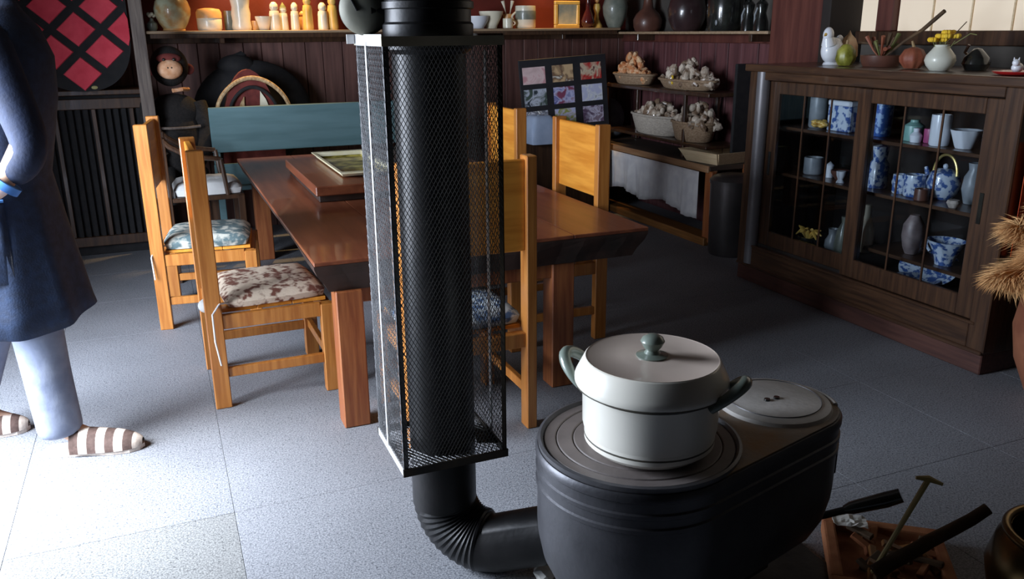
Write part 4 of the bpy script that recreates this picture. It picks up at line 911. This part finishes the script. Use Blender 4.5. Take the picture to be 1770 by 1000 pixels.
B().lathe([(0, 0), (.125, 0), (.13, .02), (.138, .42), (.138, .44)], seg=40).build('drum', M_bin, g, True)
B().lathe([(.142, .43), (.143, .45), (.125, .468), (.09, .478), (0, .482)], seg=40).build('lid', M_bin, g, True)
B().tube([(3.145 - 0, 0, 0), (3.145, 0, 1)], .001, 4).bm.free() if False else None

# ------------------------------------------------ photo board
def photo_mat(k, a, b_, c):
    a, b_, c = [tuple(min(.9, v * 1.6) for v in q) for q in (a, b_, c)]
    m = mat('photo_print_%s' % 'abcdefghi'[k], a, .4, col2=b_, scale=9 + k, lo=.42, hi=.56, dist=1.0)
    N = m.node_tree.nodes; L = m.node_tree.links; r = N[m['ramp']]; e = r.color_ramp.elements.new(.60); e.color = (*c, 1)
    r.color_ramp.elements[-1].position = .66
    return m
g = thing('photo_board', 'black board with nine small photographs leaning at back wall', 'photo board', (2.80, 5.62, .60), 0)
B().box(-.40, .37, 0, .015, 0, .60, .003).build('board', M_photo_b, g)
pm = [((.42, .30, .30), (.50, .38, .38), (.40, .20, .22)), ((.40, .28, .16), (.10, .05, .03), (.60, .56, .50)), ((.30, .02, .02), (.42, .36, .26), (.10, .02, .03)),
      ((.04, .06, .05), (.35, .38, .45), (.02, .03, .04)), ((.16, .04, .08), (.35, .36, .52), (.08, .09, .25)), ((.36, .38, .52), (.50, .52, .60), (.06, .07, .12)),
      ((.42, .43, .50), (.06, .07, .10), (.55, .56, .58)), ((.22, .25, .06), (.42, .40, .56), (.30, .36, .50)), ((.08, .05, .09), (.40, .38, .48), (.16, .12, .16))]
for k in range(9):
    r_, c_ = divmod(k, 3)
    cxp = -.275 + c_ * .252; czp = .47 - r_ * .178
    w_ = .098 if c_ == 0 else .092
    B().box(cxp - w_, cxp + w_, -.003, 0, czp - .068, czp + .068).build('photo', photo_mat(k, *pm[k]), g)
g.rotation_euler = (R(-4), R(-3.5), R(-6)); g.scale = (.87, 1, .87)
tag(B().box(2.34, 3.06, 5.45, 5.86, 0, .54, .006).build('dark_chest', M_dark), 'low dark chest below the photo board', 'chest')
cushion('floor_cushion', 'pale blue folded cloth behind the sunlit pine chair', M_ltblue, (2.48, 5.44, .541), 0, .10, .10, .20)
g = thing('slate_cloth_bundle', 'dark slate cloth bundle at far end of the low bench', 'cloth', (3.27, 5.88, .496))
b = B(); b.ball((0, 0, .15), .13, 24, 16, sc=(1, .8, 1.15)).build('bundle', M_greycl, g, True)
b = B(); b.ball((-.02, -.02, .05), .14, 20, 12, sc=(1, .95, .35)).build('lower_fold', M_greycl, g, True)

# ------------------------------------------------ left back corner
g = thing('slatted_cabinet', 'black slatted low cabinet in the left back corner', 'cabinet', (-.42, 5.60, 0))
B().box(-.56, .36, .03, .36, 0, .96, .004).build('body', M_black, g)
B().box(-.57, .37, -.01, .37, .96, .99, .004).build('top', M_dark, g)
for zz in (.06, .88): B().box(-.56, .36, -.005, .03, zz, zz + .06, .003).build('rail', M_dark, g)
for k in range(22): B().box(-.545 + k * .041, -.522 + k * .041, .0, .022, .12, .88, .002).build('slat', M_black if k % 5 else M_dark, g)
# plaid quilt hanging in the corner
g = thing('plaid_quilt', 'crimson and black plaid quilted panel hanging in left back corner', 'quilt', (-.36, 5.55, 1.0))
out = []
def in_q(x, z): 
    return (abs((x) / .275) ** 2.3 + abs((z - .30) / .315) ** 2.3) < 1 if z < .30 else (abs(x) < .275 and z < .72)
N_ = 40
lowe = [(.275 * math.copysign(abs(math.cos(a)) ** .87, math.cos(a)), .30 + .315 * math.copysign(abs(math.sin(a)) ** .87, math.sin(a))) for a in [PI + PI * k / N_ for k in range(N_ + 1)]]
out = lowe + [(.275, .72), (-.275, .72)]
qa = B().prism(out, 0, .035, tf=lambda x, y, z: (x, z, y)).build('backing', M_black, g)
s_, gp = .205, .047
for i in range(-9, 10):
    for j in range(-9, 10):
        ci = ((i + j) * s_ * .64, .33 + (i - j) * s_ * .60)
        cs = [(ci[0] + dx * (s_ - gp) * .64, ci[1] + dz * (s_ - gp) * .60) for dx, dz in ((1, 0), (.92, .08), (0, 1), (-.08, .92), (-1, 0), (-.92, -.08), (0, -1), (.08, -.92))]
        cs = [cs[0], cs[2], cs[4], cs[6]]
        # clip against outline: subdivide and drop the corners outside
        pts = []
        for k in range(4):
            for t_ in range(6):
                a, b2 = cs[k], cs[(k + 1) % 4]; pts.append((a[0] + (b2[0] - a[0]) * t_ / 6, a[1] + (b2[1] - a[1]) * t_ / 6))
        if not in_q(*ci): continue
        cl_ = []
        for p in pts:
            q = p; n_ = 0
            while not in_q(*q) and n_ < 30: q = (ci[0] + (q[0] - ci[0]) * .94, ci[1] + (q[1] - ci[1]) * .94); n_ += 1
            cl_.append(q)
        b = B(); lo_ = [(x_, -.000, z_) for x_, z_ in cl_]; hi_ = [(ci[0] + (x_ - ci[0]) * .94, -.008, ci[1] + (z_ - ci[1]) * .94) for x_, z_ in cl_]
        b.loft([lo_, hi_]).build('patch', M_red, g)
B().tube([(-.29, .02, .72), (.29, .02, .72)], .014, 12).build('hanging_rod', M_dark, g, True)
for s in (-1, 1): B().tube([(s * .25, .02, .72), (s * .25, .02, ZC - 1.0)], .003, 6).build('cord', M_black, g)
# tiny ornament on the slatted cabinet
g = thing('bird_ornament', 'tiny pale bird ornament on black slatted cabinet', 'ornament', (-.31, 5.56, .991))
B().ball((0, 0, .016), .016, 12, 8, sc=(1.6, .9, .9)).ball((.006, 0, .05), .012, 10, 7, sc=(.9, .8, 1.6)).build('body', mat('olive_bird', (.30, .28, .10), .6, col2=(.5, .45, .2)), g, True)
B().tube([(-.015, 0, .018), (-.055, 0, .012)], [.009, .003], 8).build('tail', MATS['olive_bird'], g, True)

# plush chimpanzee on a dark stand
g = thing('plush_ape', 'black plush ape with tan muzzle sitting behind the left chairs', 'soft toy', (.105, 5.48, .035), R(-90))
g.location.z = .0
bb = B(); bb.ball((0, 0, .66), .17, 24, 18, sc=(.85, 1.0, 1.35)).ball((0, 0, .86), .13, 20, 14, sc=(.8, 1.15, .8)).build('torso', M_fur, g, True)
hd = B().ball((.01, 0, 1.12), .105, 24, 18, sc=(.95, 1, 1.1)).build('head', M_fur, g, True)
B().ball((.095, 0, 1.105), .066, 20, 14, sc=(.7, 1.05, .85)).build('muzzle', M_tan, g, True)
B().ball((.085, 0, 1.165), .05, 16, 10, sc=(.5, 1.35, .6)).build('brow', M_brplush, g, True)
for s in (-1, 1):
    B().ball((.0, s * .105, 1.10), .032, 12, 8, sc=(.4, 1, 1)).build('ear', M_brplush, g, True)
    B().ball((.112, s * .027, 1.160), .009, 8, 6).build('eye', M_blackc, g, True)
    B().ball((.138, s * .010, 1.115), .005, 8, 6).build('nostril', M_blackc, g, True)
    B().tube([(0, s * .13, .90), (.05, s * .17, .76), (.12, s * .14, .64), (.15, s * .08, .60)], [.055, .05, .045, .04], 12).build('arm', M_fur, g, True)
    B().tube([(.02, s * .07, .50), (.14, s * .09, .50), (.20, s * .09, .42), (.20, s * .085, .34)], [.065, .06, .05, .045], 12).build('leg', M_fur, g, True)
B().tube([(.10, 0, .985), (.085, .05, .99), (.0, .09, .985)], .012, 8).build('collar', M_tan, g, True)
B().tube([(.145, -.13, .78), (.155, -.04, .775), (.155, .05, .775), (.14, .13, .78)], .008, 8).build('waist_cord', M_post, g, True)
g = thing('dark_stand', 'dark wooden stool under the black plush ape', 'stool', (.12, 5.50, 0))
B().box(-.18, .18, -.16, .16, .38, .42, .004).build('seat', M_dark, g)
for sx in (-1, 1):
    for sy in (-1, 1): B().box(sx * .15 - .02, sx * .15 + .02, sy * .13 - .02, sy * .13 + .02, 0, .38, .003).build('leg', M_dark, g)

# dome shaped dark bundle with red cushion and braided arch behind bench
g = thing('dark_bundle', 'large black rounded bundle on bench behind the teal board', 'bundle', (.60, 5.865, .48))
B().ball((0, 0, .32), .33, 30, 20, sc=(1.15, .45, 1.02)).ball((-.08, 0, .62), .12, 20, 14, sc=(1, .8, .6)).build('sack', M_black, g, True)
B().tube([(-.06, 0, .66), (-.03, 0, .70)], [.05, .02], 12).build('knot', M_black, g, True)
g = thing('red_cushion', 'dark red fan-shaped cushion with braided arch trim above the teal bench', 'cushion', (.52, 5.50, .47))
g.scale = (.85, 1, 1)
B().prism([(-.18, 0)] + [(.26 * math.cos(a) * .85 + .03, .56 * math.sin(a) + .06) for a in [PI - PI * k / 24 for k in range(25)]][::1] + [(.24, 0)], 0, .07, tf=lambda x, y, z: (x, z, y)).build('pad', M_brplush, g)
av = [(.05 + .20 * math.cos(a) * (1.0 + .25 * (1 - math.sin(a))), -.012, .40 + .17 * math.sin(a)) for a in [PI * k / 24 for k in range(25)]]
B().tube(av, .014, 8).build('braid', M_braid, g, True)
av = [(.05 + .13 * math.cos(a) * (1.0 + .25 * (1 - math.sin(a))), -.014, .39 + .125 * math.sin(a)) for a in [PI * k / 24 for k in range(25)]]
B().tube(av, .011, 8).build('braid', M_black, g, True)
B().prism([(.09, .36), (.17, .36), (.14, .44), (.105, .49)], -.014, -.004, tf=lambda x, y, z: (x, z, y)).build('pale_flap', M_cream, g)
B().prism([(-.07, .36), (-.015, .36), (-.01, .46), (-.04, .42)], -.014, -.004, tf=lambda x, y, z: (x, z, y)).build('pale_flap', M_braid, g)

# ------------------------------------------------ pampas jar and things at the right edge
g = thing('floor_vase', 'large terracotta brown floor vase at right end of cabinet', 'vase', (2.95, 1.79, 0))
B().lathe([(0, 0), (.15, 0), (.165, .02), (.215, .14), (.235, .26), (.22, .38), (.16, .47), (.105, .51), (.11, .54), (.095, .54), (.09, .5), (0, .4)], seg=44).build('body', M_terra, g, True)
g = thing('pampas_bunch', 'feathery tan pampas plumes standing in the brown floor vase', 'dried grass', (2.95, 1.79, .50))
rr = random.Random(12)
def plume(p0, p1, p2, n, L_, w):
    B().tube([p0, p1], .004, 6).build('stem', M_stem, g)
    pb = bmesh.new(); a, c = Vector(p1), Vector(p2); d = (c - a)
    for k in range(n):
        t_ = rr.random(); base = a + d * t_; ang = rr.uniform(0, 6.28)
        dr = (d.normalized() * .7 + Vector((math.cos(ang), math.sin(ang), rr.uniform(-.5, .3)))).normalized()
        ln = L_ * (0.55 + .6 * math.sin(PI * min(1, t_ * .9 + .1))) * rr.uniform(.6, 1.1)
        sd = dr.cross(Vector((rr.uniform(-1, 1), rr.uniform(-1, 1), rr.uniform(-1, 1)))).normalized() * w
        m1 = base + dr * ln * .55 + Vector((0, 0, -.006)); e = base + dr * ln + Vector((0, 0, -.03 * rr.random() - .012))
        v = [pb.verts.new(q) for q in (base - sd, base + sd, m1 + sd, m1 - sd, e)]
        pb.faces.new((v[0], v[1], v[2], v[3])); pb.faces.new((v[3], v[2], v[4]))
    w_ = B(); w_.bm.free(); w_.bm = pb; w_.build('plume', M_pamp, g, kind='stuff')
plume((0, 0, -.1), (-.12, .05, .05), (-.33, .13, -.02), 2200, .135, .0018)
plume((0, 0, -.1), (-.10, .04, .10), (-.31, .11, .16), 2200, .135, .0018)
plume((0, 0, -.1), (-.08, .0, .02), (-.30, .03, .08), 2000, .135, .0018)
plume((0, 0, -.1), (-.05, .03, .12), (-.22, .07, .26), 1800, .125, .0018)
plume((0, 0, -.1), (.05, -.05, .10), (.12, -.12, .30), 700, .085, .0016)
plume((0, 0, -.1), (-.04, -.10, .0), (-.20, -.16, -.06), 700, .075, .0016)
cb2 = bmesh.new(); cl2 = []
for k in range(41):
    xx = 2.875 + .52 * k / 40; yo = .010 * math.sin(k * .7) + .004 * math.sin(k * 1.9)
    cl2.append([cb2.verts.new((xx, 2.078 + yo * q / 5, .90 - .42 * q / 5 - .01 * math.sin(k * .3) * (q == 5))) for q in range(6)])
for a_, b_ in zip(cl2, cl2[1:]):
    for q in range(5): cb2.faces.new((a_[q], b_[q], b_[q + 1], a_[q + 1]))
w = B(); w.bm.free(); w.bm = cb2; o = w.build('hanging_cloth', M_orange, smooth=True); so = o.modifiers.new('t', 'SOLIDIFY'); so.thickness = .002
tag(o, 'orange-red cloth hanging on near side of glass cabinet behind pampas', 'cloth')

# firewood corner
def rod(name, label, cat, a, b_, r0, r1, m, seg=10, group=None, wob=0):
    rr = random.Random(name + label); P = [Vector(a).lerp(Vector(b_), k / 6) + Vector((rr.uniform(-wob, wob), rr.uniform(-wob, wob), rr.uniform(-wob, wob) * .3)) for k in range(7)]
    return tag(B().tube(P, [r0 + (r1 - r0) * k / 6 for k in range(7)], seg).build(name, m, smooth=True), label, cat, group)
g = thing('kindling_box', 'low brick and wood kindling tray at lower right of stove', 'tray', (1.56, 1.31, 0), R(-38))
B().box(-.14, .13, -.15, .12, .0, .02, .004).build('base', M_brick, g)
for k, (a, b2, c, d_) in enumerate(((-.15, .14, -.16, -.13), (-.15, .14, .11, .14), (-.15, -.12, -.13, .11), (.11, .14, -.13, .11))): B().box(a, b2, c, d_, 0, .05, .006).build('edge', M_brick, g)
rr = random.Random(21)
for k in range(26):
    e = Euler((rr.uniform(-.4, .4), rr.uniform(-.4, .4), rr.uniform(0, 3))).to_matrix()
    px, py = rr.uniform(-.10, .09), rr.uniform(-.11, .09); h_ = rr.uniform(.025, .05)
    B().box(px - .035, px + .035, py - .009, py + .009, h_, h_ + .012, .002, rot=e, piv=(px, py, h_)).build('wood_chip', [M_brick, M_orwood, M_bark][k % 3], g)
pc = B(); pc.bm.free(); pc.bm = bmesh.new(); bmesh.ops.create_grid(pc.bm, x_segments=8, y_segments=6, size=.5)
for v in pc.bm.verts: v.co = Vector((v.co.x * .085, v.co.y * .055, random.uniform(0, .012)))
o = pc.build('paper_sheet', M_paper, loc=(1.545, 1.435, .066), rot=(0, 0, R(-35))); so = o.modifiers.new('t', 'SOLIDIFY'); so.thickness = .0015
tag(o, 'crumpled whitish paper lying on kindling beside stove', 'paper')
g = thing('stove_lever', 'black stove lever with thick grip pointing right', 'fire tool', (0, 0, 0))
B().tube([(1.335, 1.40, .14), (1.40, 1.385, .15), (1.46, 1.345, .18)], .009, 10).build('shaft', M_iron, g, True)
B().tube([(1.44, 1.358, .172), (1.455, 1.35, .178), (1.51, 1.30, .215), (1.535, 1.28, .232)], [.010, .016, .019, .017], 14).build('grip', M_blackc, g, True)
g = thing('bamboo_rake', 'thin bamboo ash rake with small cross head leaning up', 'rake', (0, 0, 0))
B().tube([(1.455, 1.262, .052), (1.50, 1.245, .17), (1.548, 1.225, .30)], [.006, .006, .007], 8).build('handle', M_bamb, g, True)
B().tube([(1.525, 1.24, .303), (1.548, 1.225, .303), (1.572, 1.205, .293)], [.004, .008, .004], 8).build('cross_head', M_bamb, g, True)
rod('firewood_branch', 'dark brown branch of firewood resting across the kindling tray', 'firewood', (1.44, 1.245, .066), (1.685, 1.165, .225), .019, .014, M_bark, 12, wob=.004)
tag(B().box(-.14, .14, -.035, .035, 0, .05, .004).build('split_log', M_orwood, loc=(1.50, 1.12, .001), rot=(0, 0, R(-30))), 'split orange-brown log on the floor at bottom edge', 'firewood')
g = thing('brass_pot', 'old brass rimmed round pot at bottom right corner', 'pot', (1.70, .985, 0))
B().lathe([(0, .0), (.09, .0), (.13, .06), (.15, .16), (.135, .225), (.115, .25), (.108, .25), (.125, .2), (.13, .1), (0, .03)], seg=40).build('body', M_brass, g, True)
B().tube([(.118 * math.cos(2 * PI * k / 48), .118 * math.sin(2 * PI * k / 48), .252) for k in range(48)], .010, 10, closed=True).build('rim', M_brass, g, True)

# ------------------------------------------------ person
def skin_mesh(name, verts, edges, radii, m, parent, root=0, sub=2):
    me = bpy.data.meshes.new(name); me.from_pydata(verts, edges, []); o = bpy.data.objects.new(name + '_tmp', me); COL.objects.link(o)
    md = o.modifiers.new('s', 'SKIN'); md.use_smooth_shade = True; md.branch_smoothing = .6
    sv = me.skin_vertices[0].data
    for i, r in enumerate(radii):
        sv[i].radius = r if isinstance(r, tuple) else (r, r); sv[i].use_root = (i == root)
    s2_ = o.modifiers.new('u', 'SUBSURF'); s2_.levels = sub; s2_.render_levels = sub
    dg = bpy.context.evaluated_depsgraph_get(); ev = o.evaluated_get(dg); nm = bpy.data.meshes.new_from_object(ev)
    bpy.data.objects.remove(o); nm.name = name; nm.materials.clear(); nm.materials.append(m)
    for p in nm.polygons: p.use_smooth = True
    r = bpy.data.objects.new(name, nm); COL.objects.link(r); r.parent = parent
    return r
PL = (-.46, 2.93, 0)
g = thing('person', 'person in long navy apron coat, grey trousers and striped slippers standing at left', 'person', PL)
def L3(p): return (p[0] - PL[0], p[1] - PL[1], p[2])
# joints in world space, person faces +X, right side towards the camera
V = {}; order = []
def J(n, p, r): V[n] = len(order); order.append((L3(p), r))
J('pelvis', (-.48, 2.95, .88), (.12, .14)); J('waist', (-.46, 2.95, 1.02), (.10, .125)); J('chest', (-.43, 2.95, 1.20), (.11, .145)); J('neckb', (-.41, 2.95, 1.36), .06)
J('neck', (-.39, 2.94, 1.42), .047); J('headb', (-.37, 2.94, 1.47), .06); J('head', (-.365, 2.94, 1.535), (.088, .078)); J('crown', (-.37, 2.94, 1.60), (.06, .055))
J('rsh', (-.42, 2.80, 1.32), .052); J('relb', (-.335, 2.715, 1.03), .040); J('rwr', (-.43, 2.705, .885), .027); J('rpalm', (-.475, 2.72, .862), (.017, .036))
J('lsh', (-.42, 3.10, 1.32), .052); J('lelb', (-.46, 3.20, 1.06), .040); J('lwr', (-.46, 3.18, .885), .027); J('lpalm', (-.44, 3.17, .84), (.017, .036))
J('rhip', (-.47, 2.865, .82), .085); J('rkn', (-.42, 2.845, .45), .055); J('rank', (-.42, 2.845, .10), .037); J('rball', (-.33, 2.82, .045), (.034, .028)); J('rtoe', (-.235, 2.80, .035), (.030, .020))
J('lhip', (-.50, 3.035, .82), .085); J('lkn', (-.56, 3.06, .45), .055); J('lank', (-.68, 3.09, .10), .037); J('lball', (-.62, 3.085, .045), (.034, .028)); J('ltoe', (-.57, 3.08, .035), (.030, .020))
E_ = [('pelvis', 'waist'), ('waist', 'chest'), ('chest', 'neckb'), ('neckb', 'neck'), ('neck', 'headb'), ('headb', 'head'), ('head', 'crown'), ('chest', 'rsh'), ('rsh', 'relb'), ('relb', 'rwr'), ('rwr', 'rpalm'),
      ('chest', 'lsh'), ('lsh', 'lelb'), ('lelb', 'lwr'), ('lwr', 'lpalm'), ('pelvis', 'rhip'), ('rhip', 'rkn'), ('rkn', 'rank'), ('rank', 'rball'), ('rball', 'rtoe'), ('pelvis', 'lhip'), ('lhip', 'lkn'), ('lkn', 'lank'), ('lank', 'lball'), ('lball', 'ltoe')]
skin_mesh('body', [o_[0] for o_ in order], [(V[a], V[b2]) for a, b2 in E_], [o_[1] for o_ in order], M_skin, g)
def fingers(palm, fw, side, up, m):
    fw = Vector(fw).normalized(); side = Vector(side).normalized(); up = Vector(up).normalized(); P0 = Vector(palm)
    for k, (o_, ln) in enumerate(((-.030, .066), (-.010, .075), (.010, .070), (.029, .054))):
        a = P0 + side * o_; pts = [a - fw * .012, a + fw * ln * .42, a + fw * ln * .72 - up * .013, a + fw * ln * .86 - up * .032]
        b = B(); b.tube([tuple(q) for q in pts], [.0095, .0088, .008, .0066], 10).ball(tuple(pts[-1]), .0066, 8, 6); b.build('finger', m, g, True)
    a = P0 - side * .032 - fw * .035
    b = B(); b.tube([tuple(a), tuple(a - side * .022 + fw * .02 - up * .006), tuple(a - side * .026 + fw * .048 - up * .016)], [.012, .0105, .008], 10).ball(tuple(a - side * .026 + fw * .048 - up * .016), .008, 8, 6); b.build('thumb', m, g, True)
fingers(L3((-.495, 2.725, .852)), (-.85, .12, -.4), (.4, 0, -.85), (.0, -1, 0), M_skin)
fingers(L3((-.435, 3.17, .825)), (.1, 0, -1), (.9, 0, .1), (0, 1, 0), M_skin)
# face and hair
fc = Vector(L3((-.365, 2.94, 1.53)))
for s in (-1, 1):
    B().ball(tuple(fc + Vector((.078, s * .030, .010))), .010, 10, 8, sc=(.5, 1.2, .7)).build('eye', M_whitep, g, True)
    B().ball(tuple(fc + Vector((.083, s * .030, .010))), .005, 8, 6).build('iris', M_blackc, g, True)
    B().ball(tuple(fc + Vector((-.004, s * .079, -.002))), .024, 12, 8, sc=(.7, .35, 1.2)).build('ear', M_skin, g, True)
B().tube([tuple(fc + Vector((.080, 0, .012))), tuple(fc + Vector((.094, 0, -.012))), tuple(fc + Vector((.098, 0, -.026)))], [.006, .009, .012], 10).build('nose', M_skin, g, True)
B().ball(tuple(fc + Vector((.078, 0, -.050))), .018, 12, 8, sc=(.45, 1.2, .35)).build('mouth', mat('lips', (.42, .16, .13), .5, col2=(.45, .18, .15)), g, True)
hb = bmesh.new(); bmesh.ops.create_uvsphere(hb, u_segments=28, v_segments=18, radius=.098)
for v in list(hb.verts):
    if v.co.x > .035 and v.co.z < .035 or v.co.z < -.07: hb.verts.remove(v)
bmesh.ops.scale(hb, vec=(1.0, .92, 1.08), verts=hb.verts); bmesh.ops.translate(hb, vec=fc + Vector((-.01, 0, .015)), verts=hb.verts)
w = B(); w.bm.free(); w.bm = hb; hh = w.build('hair', M_hair, g, True); so = hh.modifiers.new('t', 'SOLIDIFY'); so.thickness = .008
# trousers
tv = [(-.49, 2.95, .90), (-.47, 2.865, .78), (-.425, 2.845, .48), (-.418, 2.845, .28), (-.408, 2.84, .10), (-.405, 2.838, .055), (-.50, 3.035, .78), (-.565, 3.06, .46), (-.64, 3.08, .25), (-.69, 3.09, .10), (-.70, 3.09, .06)]
skin_mesh('trousers', [L3(p) for p in tv], [(0, 1), (1, 2), (2, 3), (3, 4), (4, 5), (0, 6), (6, 7), (7, 8), (8, 9), (9, 10)],
          [(.10, .11), (.080, .080), (.083, .083), (.076, .074), (.074, .068), (.074, .066), (.080, .080), (.083, .083), (.076, .074), (.070, .068), (.068, .066)], M_trou, g)
# coat: lofted sections with folds
secs = [(.445, -.500, .235, .205, 16), (.50, -.498, .226, .202, 16), (.62, -.492, .205, .196, 14), (.76, -.484, .180, .190, 10), (.90, -.474, .155, .182, 6), (1.0, -.450, .155, .175, 3), (1.12, -.428, .160, .180, 2), (1.24, -.415, .155, .190, 2), (1.32, -.412, .125, .180, 0), (1.37, -.405, .08, .12, 0), (1.40, -.395, .055, .062, 0)]
lp = []
for z, cxx, rx, ry, fo in secs:
    lp.append([L3((cxx + rx * math.cos(a) * (1 + .0035 * fo * math.sin(7 * a + z * 3)), 2.95 + ry * math.sin(a) * (1 + .003 * fo * math.sin(9 * a + 1)), z + (.02 * math.sin(a * 2 + 1) if z < .5 else 0))) for a in [2 * PI * k / 64 for k in range(64)]])
ct = B().loft(lp, cap=False).build('apron_coat', M_apron, g, True); so = ct.modifiers.new('t', 'SOLIDIFY'); so.thickness = .006
for a0_ in (-100,):
    b = B(); pp = []
    for u_ in range(9):
        a = R(-128 + 6.5 * u_); pp.append(a)
    lo_ = []
    for z, rx, ry, cxx in ((.60, .209, .197, -.493), (.845, .168, .187, -.478)):
        lo_.append([L3((cxx + (rx + .006) * math.cos(a), 2.95 + (ry + .006) * math.sin(a), z)) for a in pp])
    b = bmesh.new(); A_ = [[b.verts.new(p) for p in r_] for r_ in lo_]
    for k in range(8): b.faces.new((A_[0][k], A_[0][k + 1], A_[1][k + 1], A_[1][k]))
    w = B(); w.bm.free(); w.bm = b; o = w.build('pocket', M_apron, g, True); so = o.modifiers.new('t', 'SOLIDIFY'); so.thickness = .004
    B().tube([(p[0], p[1], p[2]) for p in lo_[1]], .0045, 6).build('pocket_trim', M_blue, g, True)
B().tube([L3((-.50 + .245 * math.cos(a), 2.95 + .212 * math.sin(a), .455)) for a in [R(-150 + 5 * k) for k in range(9)]], [.004, .012, .018, .02, .02, .02, .018, .012, .004], 8).build('blue_lining', M_blue, g, True)
# sleeves
skin_mesh('sleeve', [L3(p) for p in ((-.425, 2.82, 1.335), (-.385, 2.77, 1.20), (-.335, 2.715, 1.02), (-.345, 2.71, .96), (-.412, 2.706, .905))], [(0, 1), (1, 2), (2, 3), (3, 4)], [.068, .062, .055, .050, .042], M_navy, g)
skin_mesh('sleeve', [L3(p) for p in ((-.425, 3.08, 1.335), (-.445, 3.15, 1.20), (-.46, 3.20, 1.06), (-.46, 3.19, .96), (-.46, 3.182, .91))], [(0, 1), (1, 2), (2, 3), (3, 4)], [.068, .062, .055, .050, .042], M_navy, g)
B().tube([L3((-.408, 2.706, .908)), L3((-.422, 2.7055, .892))], .043, 20).build('cuff', M_blue, g, True)
B().tube([L3((-.46, 3.182, .912)), L3((-.46, 3.18, .895))], .043, 20).build('cuff', M_blue, g, True)
# slippers
def slipper(hx_, hy_, tx_, ty_, nm):
    d = Vector((tx_ - hx_, ty_ - hy_, 0)); L_ = d.length; ang = math.atan2(d.y, d.x)
    s_ = bpy.data.objects.new('slipper', None)
    outl = [(L_ * t_, w_ * .048) for t_, w_ in ((0, .45), (.06, .75), (.2, .82), (.45, .84), (.7, 1.0), (.88, .85), (.97, .5))]
    outl = outl + [(L_, 0)] + [(x_, -y_) for x_, y_ in outl[::-1]]
    o = B().prism(outl, 0, .014).build('slipper', M_slip1, g, loc=L3((hx_, hy_, .001)), rot=(0, 0, ang))
    n = 8
    for k in range(n):   # striped vamp
        ta, tb = .30 + .69 * k / n, .30 + .69 * (k + 1) / n; lps = []
        for t_ in (ta, ta * .75 + tb * .25, (ta + tb) / 2, ta * .25 + tb * .75, tb):
            q = (t_ - .30) / .70; w_ = .050 * (1 - max(0, (q - .45) / .55) ** 2.6) ** .5 + .002; h_ = .068 * (1 - .55 * q) * (1 - max(0, (q - .6) / .4) ** 2) ** .5 + .016
            lps.append([(L_ * t_, w_ * math.cos(a), .012 + h_ * math.sin(a) * .9) for a in [PI * j / 16 for j in range(17)]])
        b = bmesh.new(); vv = [[b.verts.new(p) for p in l_] for l_ in lps]
        for a_, b_ in zip(vv, vv[1:]):
            for j in range(16): b.faces.new((a_[j], a_[j + 1], b_[j + 1], b_[j]))
        w = B(); w.bm.free(); w.bm = b; w.build('stripe', M_slip2 if k % 2 == 0 else M_slip1, o, True)
slipper(-.465, 2.852, -.165, 2.775, 'r'); slipper(-.80, 3.10, -.53, 3.075, 'l')
